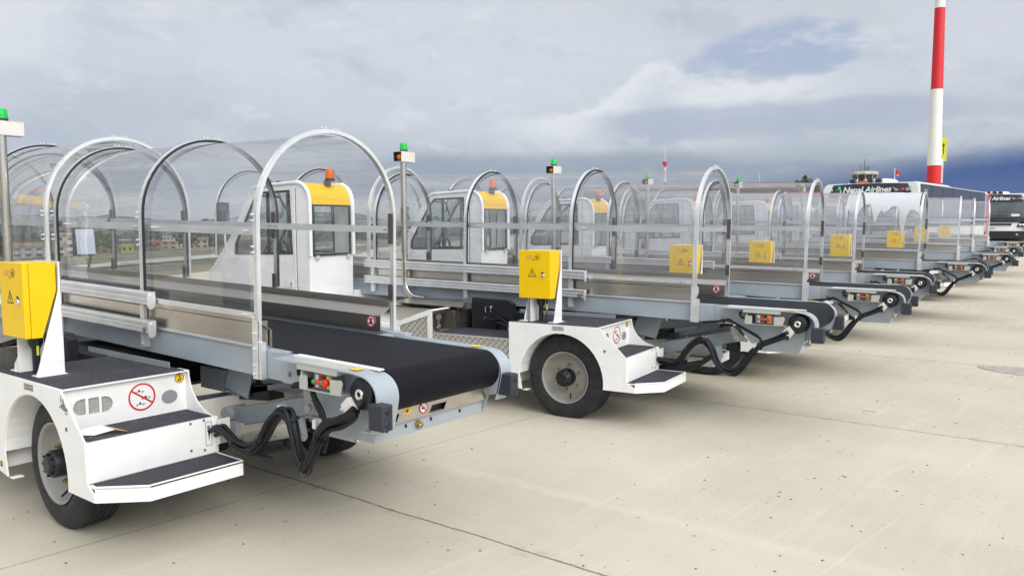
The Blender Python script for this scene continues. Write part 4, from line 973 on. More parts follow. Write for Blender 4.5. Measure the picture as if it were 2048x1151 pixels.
# small litter
m = MB(); m.add([(.41, -1.44, .582), (.50, -1.38, .584), (.53, -1.30, .600), (.46, -1.33, .618), (.40, -1.40, .600)], [(0, 1, 2, 3, 4)]); m.add([(.46, -1.33, .6185), (.53, -1.30, .6005), (.56, -1.25, .586), (.49, -1.27, .590)], [(0, 1, 2, 3)], mi=1)
o = m.build('paper_scrap', ['paper', 'tan_paper']); sd = o.modifiers.new('t', 'SOLIDIFY'); sd.thickness = .001
tag(o, 'crumpled white and brown paper scrap lying on the middle step of the nearest loader', 'paper scrap')
m = MB(); m.box(2.60, 2.70, 4.085, 4.10, gz(4.09) + .001, gz(4.09) + .012); tag(m.build('paper_strip', 'paper', bevel=.003), 'thin white paper strip lying alone on the open concrete', 'litter')
m = MB()
for k in range(3200):
    x = random.uniform(-1.5, 6); y = random.uniform(-2.5, 16); s_ = random.choice((.002, .0025, .003, .004, .005, .009)) * random.uniform(.7, 1.2); z = gz(y)
    if x > 4.2 and y < -1.5: continue
    m.add([(x - s_, y, z), (x, y - s_ * .8, z), (x + s_, y + s_ * .3, z), (x, y + s_, z), (x + s_ * .2, y, z + s_ * .9)], [(0, 1, 4), (1, 2, 4), (2, 3, 4), (3, 0, 4)])
tag(m.build('gravel', 'brown_pebble' if 0 else 'dark_metal'), 'loose dark grit and crumbs scattered over the concrete', 'gravel', kind='stuff')

# ------------------------------------------------------------------ ground
def grid(xs, ys, f):
    m = MB(); vs = [(x, y, f(x, y)) for y in ys for x in xs]; n = len(xs)
    m.add(vs, [(j * n + i, j * n + i + 1, (j + 1) * n + i + 1, (j + 1) * n + i) for j in range(len(ys) - 1) for i in range(n - 1)], True); return m
ys = [-60, -30, -10] + [i * .75 for i in range(-4, 60)] + [50, 56, 64, 75, 90, 130, 200, 400]
def sheet(us, ys, fx, fz):
    m = MB(); vs = [(fx(u, y), y, fz(fx(u, y), y)) for y in ys for u in us]; n = len(us)
    m.add(vs, [(j * n + i, j * n + i + 1, (j + 1) * n + i + 1, (j + 1) * n + i) for j in range(len(ys) - 1) for i in range(n - 1)], True); return m
g = sheet([0, .02, .05, .1, .15, .2, .3, .5, 1], ys, lambda u, y: edge_x(y) * (1 - u) + 400 * u, lambda x, y: gz(y))
tag(g.build('apron', 'apron_concrete'), kind='structure')
dd = [0, 3, 8, 15, 25, 40, 60, 80, 100, 130, 170, 220, 280, 350, 450, 600, 800, 1000, 1400, 2000, 3000, 4200, 5900]
ysT = [-3000, -1000, -400, -150, -60, -20, 0, 8, 20, 45, 70, 100, 150, 200, 260, 350, 400, 500, 800, 1200, 2000, 3000, 4250]
g = sheet(dd, ysT, lambda u, y: edge_x(y) - u, lambda x, y: terr(x, y) - (.02 if x > edge_x(y) - 1 else 0)); tag(g.build('valley_ground', 'valley_ground'), kind='structure')
g = grid([-195.4, 400], [400, 1200, 4250], lambda x, y: .58); tag(g.build('airfield_ground', 'valley_ground'), kind='structure')
g = MB(); P = [(3.02 + .06 * mnoise.noise(Vector((a * 3, 0, 0))) * 2, y) for a, y in ((0, 7.36), (1, 7.2), (2, 7.05), (3, 6.95))]
pp = [(3.02, 7.22), (3.05, 7.08), (3.12, 6.98), (3.22, 6.90), (3.38, 6.80), (3.6, 6.76), (3.9, 6.70), (4.4, 6.8), (4.6, 7.15), (4.2, 7.30), (3.6, 7.34), (3.3, 7.33)]
pp2 = []
for i in range(len(pp)):
    a = Vector(pp[i]); b = Vector(pp[(i + 1) % len(pp)])
    for k in range(5): q = a.lerp(b, k / 5); q += Vector((mnoise.noise(Vector((q.x * 14, q.y * 14, 0))), mnoise.noise(Vector((q.x * 14, q.y * 14, 5))))) * .035; pp2.append(tuple(q))
zz = gz(7.05); g.prism(pp2, 'z', zz + .003, zz + .006); tag(g.build('concrete_patch', 'worn_patch'), kind='structure')
# perimeter road / field track seen below the town
m = MB(); P = [(-58, -10), (-62, 12), (-60, 28), (-66, 44), (-80, 62), (-100, 90)]
for i in range(len(P) - 1):
    a, b = Vector(P[i]), Vector(P[i + 1]); d = (b - a).normalized(); nn = Vector((-d.y, d.x)) * 2.2
    m.add([(*(a - nn), terr(a.x, a.y) + .12), (*(b - nn), terr(b.x, b.y) + .12), (*(b + nn), terr(b.x, b.y) + .12), (*(a + nn), terr(a.x, a.y) + .12)], [(0, 1, 2, 3)])
tag(m.build('road', 'concrete_wall'), kind='structure')
# hills
def hillrange(name, R, h0, amp, seed, a0, a1):
    m = MB(); n = 160; rows = 5; vs = []
    for j in range(rows):
        t = j / (rows - 1)
        for i in range(n + 1):
            a = math.radians(a0 + (a1 - a0) * i / n); top = h0 + amp * (mnoise.fractal(Vector((i * .06, seed, 0)), 1, 2, 5) + .35)
            r = R + 900 * t * (1 + .2 * mnoise.noise(Vector((i * .2, j, seed)))); z = -36 + (top + 36) * math.sin(t * PI / 2) + 14 * mnoise.noise(Vector((i * .5, j * 1.7, seed)))
            vs.append((-math.sin(a) * r, math.cos(a) * r, z))
    m.add(vs, [(j * (n + 1) + i, j * (n + 1) + i + 1, (j + 1) * (n + 1) + i + 1, (j + 1) * (n + 1) + i) for j in range(rows - 1) for i in range(n)], True)
    tag(m.build(name, 'hill_forest'), kind='structure')
hillrange('hills', 2600, -20, 30, 1.7, 37, 100)
hillrange('hills', 4100, 22, 60, 8.3, 38, 100)

# ------------------------------------------------------------------ mast
MX, MY = -7.85, 64.2; z0 = gz(MY)
mast = empty('lighting_mast', (MX, MY, z0), label='tall tapering red and white banded mast rising behind the airport bus', cat='mast')
def mr(z): return .53 - (z - z0) * .0105
for (a, b, mt) in ((z0, 5.72, 'mast_red'), (5.72, 11.34, 'mast_white'), (11.34, 17.26, 'mast_red'), (17.26, 23.0, 'mast_white'), (23.0, 28, 'mast_red')):
    m = MB(); m.cyl((0, 0, a - z0), (0, 0, b - z0), mr(a), 28, mr(b), caps=False); m.build('mast_band', mt, mast)
m = MB(); m.cyl((0, 0, 27.4), (0, 0, 27.7), 1.3, 20); m.build('lamp_ring', 'aluminium', mast)
for k in range(8):
    a = k * PI / 4; m = MB(); m.box(-.3 + 1.3 * math.cos(a), .3 + 1.3 * math.cos(a), -.2 + 1.3 * math.sin(a), .2 + 1.3 * math.sin(a), 26.9, 27.4); m.build('floodlight', 'mid_grey_paint', mast)
for k in range(34):
    z = 5.0 + k * .72 - z0; r = mr(z + z0); m = MB(); d = Vector((.79, .61, 0)); m.tube([(d.x * r * .98, d.y * r * .98, z), (d.x * (r + .13), d.y * (r + .13), z)], .022, 5); m.build('climbing_rung', 'dark_metal', mast)
m = MB(); d = Vector((.79, .61, 0)); p = d * .66
m.prism([(-.22, 6.0), (.22, 6.0), (.22, 7.75), (-.22, 7.75)], 'y', -.03, .03); sg = m.build('mast_sign', 'sign_yellow', mast, loc=(p.x, p.y, -z0 + .05)); sg.rotation_euler = (0, 0, math.radians(15))
m = MB(); m.prism([(-.03, 6.5), (.03, 6.5), (.03, 7.1), (.09, 7.1), (0, 7.4), (-.09, 7.1), (-.03, 7.1)], 'y', -.036, -.031); m.build('arrow', 'black_decal', sg)
m = MB(); m.box(-.10, .10, -.1, .1, 4.1, 5.9); m.build('cable_box', 'white_paint', mast, loc=(d.x * .56, d.y * .56, -z0 + .3))

# ------------------------------------------------------------------ buses
BX1, BY1, BX2, BY2 = -4.45, 26.1, -3.24, 46.75
def bus(x0, y0, base, label):
    """x0: left edge of the front (front faces -y)"""
    W, Ln = 3.07, 13.2
    b = empty('airport_bus', (x0, y0, base), math.radians(-1.6), label=label, cat='bus', group='airport buses')
    def rrect(x0, x1, z0, z1, r, n=5):
        P = []
        for cx, cz, a in ((x1 - r, z1 - r, 0), (x0 + r, z1 - r, 90), (x0 + r, z0 + .05, 180), (x1 - r, z0 + .05, 270)):
            rr = r if a < 180 else .05
            cxx = cx if a < 180 else (x0 + .05 if a == 180 else x1 - .05)
            P += [(cxx + rr * math.cos(math.radians(a + 90 * i / n)), cz + rr * math.sin(math.radians(a + 90 * i / n))) for i in range(n + 1)]
        return P
    m = MB(); m.prism(rrect(0, W, .30, 2.56, .20), 'y', .12, Ln, smooth=True); m.build('body', 'bus_white', b)
    # curved front shell: bands
    def front(z0, z1, mt, name, bul=.16, proud=0., x0=.03, x1=W - .03, par=None, top=0.):
        n = 20; vs = []
        for i in range(n + 1):
            u = i / n; x = x0 + (x1 - x0) * u; s_ = abs((x - W / 2) / (W / 2)); y = .12 - bul * (1 - s_ ** 3) - proud
            dz = top * (1 - s_ ** 2.2)
            for (z, k) in ((z0, 0), (z1 + dz, .0)):
                vs.append((x, y + (.10 * max(0, (z - 1.3) / 1.2)), z))
        for i in range(n + 1): x = vs[2 * i][0]; 
        fs = [(2 * i, 2 * i + 2, 2 * i + 3, 2 * i + 1) for i in range(n)]
        mm = MB(); mm.add(vs, fs, True); back = [(v[0], .30, v[2]) for v in vs]; k = len(vs); 
        mm.add(vs + back, [(2 * i + 1, 2 * i + 3, k + 2 * i + 3, k + 2 * i + 1) for i in range(n)] + [(2 * i, 2 * i + 2, k + 2 * i + 2, k + 2 * i) for i in range(n)] + [(0, 1, k + 1, k), (2 * n, 2 * n + 1, k + 2 * n + 1, k + 2 * n)])
        return mm.build(name, mt, par or b)
    front(.30, 2.50, 'bus_white', 'front_shell', top=.06)
    fa = front(2.13, 2.49, 'bus_navy', 'front_fascia', proud=.02, x0=.04, x1=W - .04, top=.055)
    front(1.34, 2.12, 'bus_windscreen', 'windscreen', proud=.015, x0=.12, x1=W - .12)
    front(1.06, 1.335, 'bus_navy', 'front_panel', proud=.018)
    front(.90, 1.00, 'bus_black', 'grille', proud=.02, x0=.7, x1=W - .7)
    front(.22, .60, 'bus_black', 'bumper', proud=.03, x0=.0, x1=W)
    text(b, 'Nepal Airlines', 'white_decal', (W / 2 - .05, -.062, 2.325), (PI / 2, 0, 0), .27, shear=.25, bold=.008, extrude=.004)
    text(b, 'NA 8034', 'black_decal', (W / 2 - .1, -.075, .74), (PI / 2, 0, 0), .11, extrude=.004)
    lg = MB()
    for s_ in (-1, 1):
        lg.prism([(W / 2 + 1.08 + s_ * .07, 2.30), (W / 2 + 1.08 + s_ * .30, 2.41), (W / 2 + 1.08 + s_ * .20, 2.25)], 'y', -.060, -.052); 
    em = lg.build('wing_emblem', 'grey_trim', b)
    lg = MB(); lg.lathe([(.055, .0), (.05, -.012), (0, -.014)], (W / 2 + 1.08, -.055, 2.31), 'y', 16); lg.build('emblem_disc', 'bus_red', em)
    lg = MB(); lg.box(W - .75, W - .35, -.02, .0, 1.38, 1.50); lg.build('windscreen_notice', 'white_decal', b)
    for s_ in (0, 1):
        xx = .06 if s_ == 0 else W - .06; k = 1 if s_ == 0 else -1
        lg = MB(); lg.prism([(xx, .80), (xx + k * .42, .82), (xx + k * .25, 1.08), (xx, 1.14)], 'y', .0, .06); hl = lg.build('headlight', 'bus_glass', b)
        for q in (.12, .25): lg = MB(); lg.lathe([(.06, 0), (.05, -.015), (0, -.02)], (xx + k * q, -.005, .93), 'y', 14); lg.build('lamp', 'chrome', hl)
        lg = MB(); lg.prism([(xx, .66), (xx + k * .10, .66), (xx + k * .12, .78), (xx, .78)], 'y', -.01, .05); lg.build('indicator', 'orange_lens', b)
        lg = MB(); lg.lathe([(.035, 0), (.03, -.02), (0, -.024)], (W / 2 - k * 1.22, .02, 2.34), 'y', 12); lg.build('marker_lamp', 'clear_lens', b)
        lg = MB(); lg.lathe([(.06, 0), (.05, -.02), (0, -.02)], (W / 2 - k * 1.1, -.03, .42), 'y', 12); lg.build('fog_lamp', 'clear_lens', b)
    lg = MB(); lg.tube([(.9, -.06, 1.36), (1.6, -.075, 1.42), (2.2, -.06, 1.40)], .012, 5); lg.build('wiper', 'bus_black', b)
    # roof air unit and dome
    lg = MB(); lg.prism([(.6, 2.55), (1.6, 2.63), (6.5, 2.65), (8.0, 2.55)], 'x', .45, W - .40); lg.build('roof_unit', 'bus_white', b, bevel=.04)
    lg = MB(); lg.prism([(.30, 2.53), (.60, 2.72), (1.7, 2.74), (2.1, 2.68), (2.1, 2.53)], 'x', .75, 1.95); rd = lg.build('roof_hatch', 'bus_white', b, bevel=.03)
    for q in range(4): lg = MB(); lg.prism([(.80 + q * .28, 2.60), (1.03 + q * .28, 2.60), (1.0 + q * .28, 2.71), (.84 + q * .28, 2.71)], 'y', .28, .50); lg.build('hatch_window', 'window_dark', rd)
    lg = MB(); lg.box(1.15, 1.45, .20, .30, 2.56, 2.64); lg.build('hatch_lamp', 'orange_lens', rd)
    # sides
    for (xa, xb) in ((W - .004, W + .012), (-.012, .004)):
        lg = MB(); lg.box(xa, xb, .42, Ln - 1.0, 1.05, 2.50); sw = lg.build('side_window', 'bus_glass', b)
        for q in range(1, 7): lg = MB(); lg.box(min(xa, xb) - (.004 if xa < 0 else -.012), max(xa, xb) + (.004 if xa > 0 else -.012), .3 + q * 1.7, .36 + q * 1.7, 1.05, 2.46); lg.build('window_pillar', 'bus_black', sw)
        lg = MB(); lg.box(xa, xb + .004 if xa > 0 else xb, Ln - .95, Ln - .62, .40, 2.44); lg.build('side_stripe', 'bus_lilac', b)
        lg = MB(); lg.box(xa, xb + .004 if xa > 0 else xb, Ln - .60, Ln - .02, .40, 2.44); lg.build('side_stripe', 'bus_red', b)
    text(b, 'ITBS', 'grey_trim', (W + .018, 1.1, 2.22), (PI / 2, 0, PI / 2), .30, extrude=.002, name='fleet_lettering'); lg = MB(); lg.box(W + .0125, W + .016, .75, 1.5, 2.00, 2.06); lg.build('fleet_line', 'grey_trim', b)
    for yy in (2.6, 9.6):
        for xx in (.02, W - .30):
            lg = MB(); lg.lathe([(.2, 0), (.45, .01), (.48, .05), (.48, .24), (.45, .28), (.2, .28)], (xx, yy, .48), 'x', 24); wh = lg.build('wheel', 'tyre_rubber', b)
            lg = MB(); lg.lathe([(.30, .0), (.26, .03), (.1, .02), (0, .0)] if xx < 1 else [(.30, .28), (.26, .25), (.1, .27), (0, .28)], (xx, yy, .48), 'x', 20); lg.build('rim', 'rim_grey', wh)
    return b
bus(BX1, BY1, gz(BY1 + .4) + .0, 'nearer airport bus, front behind the last canopies, with its dark fascia and red rear corner')
bus(BX2, BY2, gz(43), 'farther airport bus at the right edge, front showing windscreen, grille and headlight')

# ------------------------------------------------------------------ control tower, terminal, lattice towers, flag
def az(px, depth):   # not used for alignment, gives compass point of far landmarks measured once
    return None
ct = empty('control_tower', (-76.8, 315.4, .6), label='distant concrete control tower with glazed cab and roof aerials behind the bus', cat='control tower')
m = MB(); m.lathe([(3.2, 0), (3.2, 11.0)], (0, 0, 0), 'z', 8, smooth=False); m.build('shaft', 'concrete_wall', ct)
m = MB(); m.lathe([(3.2, 11.0), (4.6, 12.0), (4.8, 13.6), (4.5, 13.9), (0, 13.9)], (0, 0, 0), 'z', 10, smooth=False); m.lathe([(3.9, 13.9), (3.9, 15.2), (0, 15.2)], (0, 0, 0), 'z', 10, smooth=False); m.build('gallery', 'concrete_wall', ct)
m = MB(); m.lathe([(3.7, 15.2), (4.5, 18.2)], (0, 0, 0), 'z', 10, smooth=False); cw = m.build('cab_glazing', 'window_dark', ct)
for k in range(10):
    a = 2 * PI * k / 10; m = MB(); m.tube([(3.75 * math.cos(a), 3.75 * math.sin(a), 15.2), (4.56 * math.cos(a), 4.56 * math.sin(a), 18.2)], .12, 5); m.build('mullion', 'concrete_wall', cw)
m = MB(); m.lathe([(4.5, 18.2), (4.9, 18.3), (4.9, 19.1), (4.3, 19.4), (0, 19.5)], (0, 0, 0), 'z', 10, smooth=False); rf = m.build('roof', 'concrete_wall', ct)
for k in range(11):
    a = random.uniform(0, 6.28); r = random.uniform(1, 4.2); m = MB(); m.cyl((r * math.cos(a), r * math.sin(a), 19.2), (r * math.cos(a), r * math.sin(a), 19.4 + random.uniform(1.2, 2.6)), .09, 5); m.build('aerial', 'dark_metal', rf)
m = MB(); m.cyl((0, 0, 19.2), (0, 0, 24.0), .14, 6); m.build('aerial', 'dark_metal', rf)

def lattice(loc, h, w, label, red_from):
    t = empty('lattice_tower', loc, label=label, cat='radio tower')
    n = 12
    for k in range(n):
        a, b = h * k / n, h * (k + 1) / n; wa, wb = w * (1 - .8 * k / n), w * (1 - .8 * (k + 1) / n); m = MB()
        for s_, t_ in ((-1, -1), (1, -1), (1, 1), (-1, 1)): m.tube([(s_ * wa, t_ * wa, a), (s_ * wb, t_ * wb, b)], .09, 4)
        for (p, q) in (((-1, -1), (1, -1)), ((1, -1), (1, 1)), ((1, 1), (-1, 1)), ((-1, 1), (-1, -1))): m.tube([(p[0] * wa, p[1] * wa, a), (q[0] * wb, q[1] * wb, b)], .07, 4); m.tube([(q[0] * wa, q[1] * wa, a), (p[0] * wb, p[1] * wb, b)], .07, 4)
        m.build('lattice_section', 'mast_red' if k % 4 == 3 else 'mast_white', t)
    m = MB(); m.cyl((0, 0, h), (0, 0, h * 1.22), .12, 5); m.build('antenna', 'mast_white', t)
    m = MB(); m.cyl((0, 0, h * .95), (0, 0, h * 1.0), 1.2, 8); m.build('antenna_ring', 'mast_red', t)
    return t
lattice((-182.3, 360.3, .6), 31, 1.1, 'thin red and white lattice radio tower rising over the brown terminal roof', 0)
lattice((-170, 455, .6), 24, .8, 'small distant red lattice mast near the dark tree', 0)

def block(name, c, w, d, h, rz, wall, roof, label, cat, rows=2, colsn=6, roofh=1.5, overh=.8, wmat='window_dark', base=-2, flat=False, group=None):
    b = empty(name, c, rz, label=label, cat=cat, group=group)
    m = MB(); m.box(-w / 2, w / 2, -d / 2, d / 2, base, h); m.build('wall', wall, b)
    m = MB()
    if flat: m.box(-w / 2 - overh, w / 2 + overh, -d / 2 - overh, d / 2 + overh, h + .01, h + .4)
    else: m.prism([(-d / 2 - overh, h), (d / 2 + overh, h), (0, h + roofh)], 'x', -w / 2 - overh, w / 2 + overh)
    m.build('roof', roof, b)
    for r in range(rows):
        for q in range(colsn):
            ww = w / colsn * .55; hh = h / rows * .45; x = -w / 2 + w / colsn * (q + .5); z = h / rows * (r + .5)
            m = MB(); m.box(x - ww / 2, x + ww / 2, -d / 2 - .06, -d / 2 - .005, z - hh / 2, z + hh / 2); m.build('window', wmat, b)
    return b
block('terminal_building', (-109, 232, .6), 62, 20, 11.0, math.radians(22), 'brick_wall', 'roof_brown', 'long brick red terminal building with low brown roof beyond the third canopy', 'terminal', 2, 12, 2.2, 1.5)
block('terminal_wing', (-88, 262, .6), 66, 16, 9.2, math.radians(22), 'tan_wall', 'roof_red', 'lower terminal wing with a red roof, right of the brown terminal roof', 'terminal', 2, 12, 1.4, 1.2)
fp = empty('flagpole', (-38.5, 190, .6), label='small red flag on a pole just left of the banded mast', cat='flag')
m = MB(); m.cyl((0, 0, 0), (0, 0, 12.6), .10, 6); m.build('pole', 'aluminium', fp)
m = MB(); m.add([(.1, 0, 12.3), (1.3, .1, 11.7), (.1, 0, 11.3)], [(0, 1, 2)]); m.add([(.1, 0, 11.7), (1.3, .1, 11.1), (.1, 0, 10.9)], [(0, 1, 2)]); fl = m.build('flag', 'flag_red', fp); sd = fl.modifiers.new('t', 'SOLIDIFY'); sd.thickness = .03
m = MB(); m.prism(circ(.6, 11.1, .16, 10), 'y', -.02, .12); m.build('flag_emblem', 'white_decal', fp)

# town in the valley to the left; every house a thing of its own
def on(x, y): return (x, y, terr(x, y))
def pol(b, r): b = math.radians(b); return (4.4 - r * math.sin(b), -3.1 + r * math.cos(b))
TOWN = [
 ('house', pol(68.6, 345), 17, 12, 4.2, 'house_white', 'roof_orange', 'wide pale house with a long orange roof, leftmost of the valley houses', 2, 5, 1.4, False),
 ('house', pol(66.9, 362), 11, 10, 8.0, 'house_white', 'roof_orange', 'taller pale house with an orange roof, right of the long roofed one', 3, 3, 1.2, False),
 ('apartment_block', pol(60.9, 640), 15, 12, 8.8, 'house_white', 'house_white', 'white flat roofed block with rows of dark windows on the far slope', 3, 6, 0, True),
 ('house', pol(63.7, 400), 5, 5, 3.2, 'house_yellow', 'house_yellow', 'small lime yellow house among the brick ones', 1, 2, 1, True),
 ('house', pol(65.0, 430), 11, 8, 5, 'brick_wall', 'roof_brown', 'low brick house left of the lime yellow house', 2, 3, 1, True),
 ('house', pol(64.1, 450), 9, 8, 6, 'brick_wall', 'concrete_wall', 'brick house with a concrete slab roof behind the lime yellow house', 2, 3, 1, True),
 ('house', pol(62.3, 430), 9, 8, 4, 'brick_wall', 'roof_red', 'brick house with a red roof below the white block', 2, 3, 1.2, False),
 ('house', pol(59.4, 470), 10, 9, 5, 'tan_wall', 'roof_brown', 'tan house with a brown roof right of the white block', 2, 3, 1.2, False),
 ('house', pol(57.0, 430), 11, 8, 5, 'brick_wall', 'roof_orange', 'brick house with an orange roof left of the second loader cab', 2, 3, 1.2, False),
 ('house', pol(55.9, 500), 12, 9, 5, 'house_white', 'roof_red', 'white walled house with a red roof far behind the second loader cab', 2, 4, 1.2, False),
 ('house', pol(61.4, 520), 12, 9, 5, 'tan_wall', 'concrete_wall', 'flat roofed tan house between the white block and the brick houses', 2, 3, 1.2, True),
]
for (nm, (x, y), w, d, h, wl, rfm, lb, r, c, rh, flat) in TOWN:
    block(nm, on(x, y), w, d, h, math.atan2(-x - 4.3, y + 3.1) * 1.0, wl, rfm, lb, 'building' if nm != 'house' else 'house', r, c, rh, .6, 'window_dark', -5, flat, group='houses in the valley')
# trees
def crown_mesh(h, r, n, leaf, seed, aspect=1.):
    rnd = random.Random(seed); m = MB(); cl = []
    for k in range(9):
        a = rnd.uniform(0, 6.28); rr = rnd.uniform(0, r * .6); cl.append((rr * math.cos(a), rr * math.sin(a), h * rnd.uniform(.42, .88), r * rnd.uniform(.35, .62)))
    for k in range(n):
        c = rnd.choice(cl); v = Vector((rnd.gauss(0, 1), rnd.gauss(0, 1), rnd.gauss(0, .8) * aspect)).normalized() * c[3] * rnd.uniform(.6, 1.08)
        p = Vector(c[:3]) + v; u = Vector((rnd.gauss(0, 1), rnd.gauss(0, 1), rnd.gauss(0, 1))).normalized(); w = u.orthogonal().normalized(); s_ = leaf * rnd.uniform(.6, 1.4)
        m.add([p - u * s_, p + w * s_ * .7, p + u * s_, p - w * s_ * .7], [(0, 1, 2, 3)])
    return m
def tree(x, y, h, r, label, mt='leaf_dark', n=420, seed=1, group='trees in the valley', z=None):
    t = empty('tree', (x, y, terr(x, y) - .3 if z is None else z), label=label, cat='tree', group=group)
    m = MB(); m.tube([(0, 0, 0), (.1, .05, h * .3), (.0, .1, h * .62)], h * .022 + .08, 7); m.tube([(.1, .05, h * .3), (r * .4, .1, h * .6)], h * .012, 5); m.tube([(.1, .05, h * .32), (-r * .4, -.1, h * .58)], h * .012, 5); m.build('trunk', 'bark', t)
    crown_mesh(h, r, n, h * .07, seed).build('crown', mt, t); return t
TR = [(70.5, 520, 14, 6), (66.0, 480, 12, 5.5), (62.9, 520, 15, 6.5), (62.2, 500, 12, 5.5), (60.3, 470, 12, 6), (59.0, 560, 18, 8), (58.0, 480, 12, 5.5), (58.5, 530, 14, 6.5), (56.5, 540, 17, 7), (57.6, 380, 7, 3.6), (54.5, 500, 15, 6.5), (53.0, 470, 12, 6), (67.7, 470, 13, 5.5), (69.6, 560, 20, 9)]
TR += [(67.9, 330, 7, 3.4), (65.8, 350, 8, 4), (64.6, 385, 7, 3.6), (62.8, 380, 8, 4), (60.0, 420, 8, 4.2), (58.0, 410, 7, 4), (55.2, 440, 9, 4.6)]
TR = [(*pol(b_, r_), h_, c_) for b_, r_, h_, c_ in TR]
TL = ['round dark tree right of the pale orange roofed house', 'broad tree in front of the brick houses', 'tall dark tree left of the white block', 'shorter dark tree beside the tall one left of the white block', 'spreading dark tree just below the white block', 'biggest dark tree right of the white block', 'dark tree behind the brick and tan houses', 'bushy tree beside the biggest dark tree', 'dark tree left of the second loader mirror', 'low bushy tree at the field edge', 'dark tall tree behind the second loader cab door', 'lower tree right of the second loader cab', 'dark tree between the two orange roofed houses', 'large tree behind the leftmost house', 'small tree before the long orange roofed house', 'small tree right of the taller orange roofed house', 'small tree left of the lime yellow house', 'small tree right of the lime yellow house', 'small tree in the open field below the white block', 'small tree in the field before the tan house', 'small tree by the red roofed white walled house']
for i, ((x, y, h, r), lb) in enumerate(zip(TR, TL)): tree(x, y, h, r, lb, 'leaf_dark' if i % 3 else 'leaf_mid', seed=i + 3)
tree(-84, 268, 15.2, 7, 'dark broad tree top showing above the terminal wing, right of its red roof', n=600, seed=44, group=None, z=-.2)
# far wood as one mass
m = MB(); rnd = random.Random(5)
for k in range(15000):
    a = math.radians(rnd.uniform(28, 84)); r = rnd.uniform(560, 1150); x, y = -math.sin(a) * r, math.cos(a) * r
    if mnoise.noise(Vector((x * .008, y * .008, 2))) < -.12: continue
    z = terr(x, y) + rnd.uniform(0, 17) * (.6 + .5 * mnoise.noise(Vector((x * .02, y * .02, 0)))); u = Vector((rnd.gauss(0, 1), rnd.gauss(0, 1), rnd.gauss(0, 1))).normalized(); w = u.orthogonal().normalized(); s_ = rnd.uniform(2.0, 4.2); p = Vector((x, y, z))
    m.add([p - u * s_, p + w * s_ * .8, p + u * s_, p - w * s_ * .8], [(0, 1, 2, 3)])
tag(m.build('wood', 'leaf_dark'), 'dark wooded slope across the valley behind the houses', 'wood', kind='stuff')

# ------------------------------------------------------------------ air
HAZE = 4.2e-5
m = MB(); m.box(-6600, 420, -3600, 4300, -60, 160)
hz = m.build('haze', 'white_paint'); hz.data.materials.clear()
mm, nt, out = newmat('haze_air'); h = N(nt); v = h.n('ShaderNodeVolumePrincipled'); v.inputs['Color'].default_value = (.80, .86, .95, 1); v.inputs['Density'].default_value = HAZE; v.inputs['Anisotropy'].default_value = .2
nt.links.new(v.outputs[0], out.inputs['Volume']); hz.data.materials.append(mm); tag(hz, 'thin pale haze lying over the valley', 'haze', kind='stuff')

# ------------------------------------------------------------------ sky
W = bpy.data.worlds.new('World'); S.world = W; W.use_nodes = True; nt = W.node_tree
for n_ in list(nt.nodes): nt.nodes.remove(n_)
h = N(nt); out = h.n('ShaderNodeOutputWorld'); bg = h.n('ShaderNodeBackground'); nt.links.new(bg.outputs[0], out.inputs[0]); bg.inputs[1].default_value = .1
SUN_EL, SUN_AZ = math.radians(33), math.radians(107)     # azimuth clockwise from +Y
sky = h.n('ShaderNodeTexSky'); sky.sky_type = 'NISHITA'; sky.sun_disc = False; sky.sun_elevation = SUN_EL; sky.sun_rotation = SUN_AZ
tc = h.n('ShaderNodeTexCoord').outputs['Generated']; sp = h.n('ShaderNodeSeparateXYZ'); h.put(sp, 0, tc)
VX, VY, VZ = sp.outputs
yaw = math.radians(-37.99); fx, fy = math.sin(yaw), math.cos(yaw); rx, ry = math.cos(yaw), -math.sin(yaw)
F = h.math('ADD', h.math('MULTIPLY', VX, fx), h.math('MULTIPLY', VY, fy)); R_ = h.math('ADD', h.math('MULTIPLY', VX, rx), h.math('MULTIPLY', VY, ry))
AZ = h.math('ARCTAN2', R_, F); EL = h.math('ARCSINE', VZ)          # radians, AZ 0 = north-west of the apron
cv = h.n('ShaderNodeCombineXYZ'); h.put(cv, 0, AZ); h.put(cv, 1, h.math('MULTIPLY', EL, 2.1)); CV = cv.outputs[0]
n1 = h.noise(CV, 2.2, 6, .58, .35); n2 = h.noise(h.vscale(CV, (1, 1, 1)), 6.5, 6, .6, .25); n3 = h.noise(h.vscale(CV, (1, 2.2, 1)), 3.6, 5, .55, .2)
def blob(a, e, wa, we, k=.5, nn=n2, lo=.55, hi=1.1):
    da = h.math('DIVIDE', h.math('SUBTRACT', AZ, a), wa); de = h.math('DIVIDE', h.math('SUBTRACT', EL, e), we)
    r = h.math('SQRT', h.math('ADD', h.math('MULTIPLY', da, da), h.math('MULTIPLY', de, de)))
    r = h.math('ADD', r, h.math('MULTIPLY', h.math('SUBTRACT', nn, .5), k * 4))
    return h.math('SUBTRACT', 1., h.ramp(r, lo, hi))
c = h.mix(h.ramp(EL, .0, .22), (.30, .36, .46), (.60, .635, .69))
c = h.mix(h.math('MULTIPLY', h.ramp(n1, .35, .68), .65), c, (.70, .72, .78))
c = h.mix(h.math('MULTIPLY', h.ramp(n3, .50, .72), .35), c, (.44, .51, .62))
c = h.mix(h.math('MULTIPLY', blob(-.62, .21, .13, .13, .5), .5), c, (.80, .83, .88))      # bright upper left
c = h.mix(h.math('MULTIPLY', blob(-.50, .12, .16, .055, .5), .5), c, (.47, .52, .62))
c = h.mix(h.math('MULTIPLY', blob(-.10, .19, .34, .10, .4, n1), .55), c, (.68, .74, .81))
n4 = h.noise(CV, 13, 7, .62, .3); n5 = h.noise(h.vscale(CV, (1, .6, 1)), 30, 6, .6, .2)
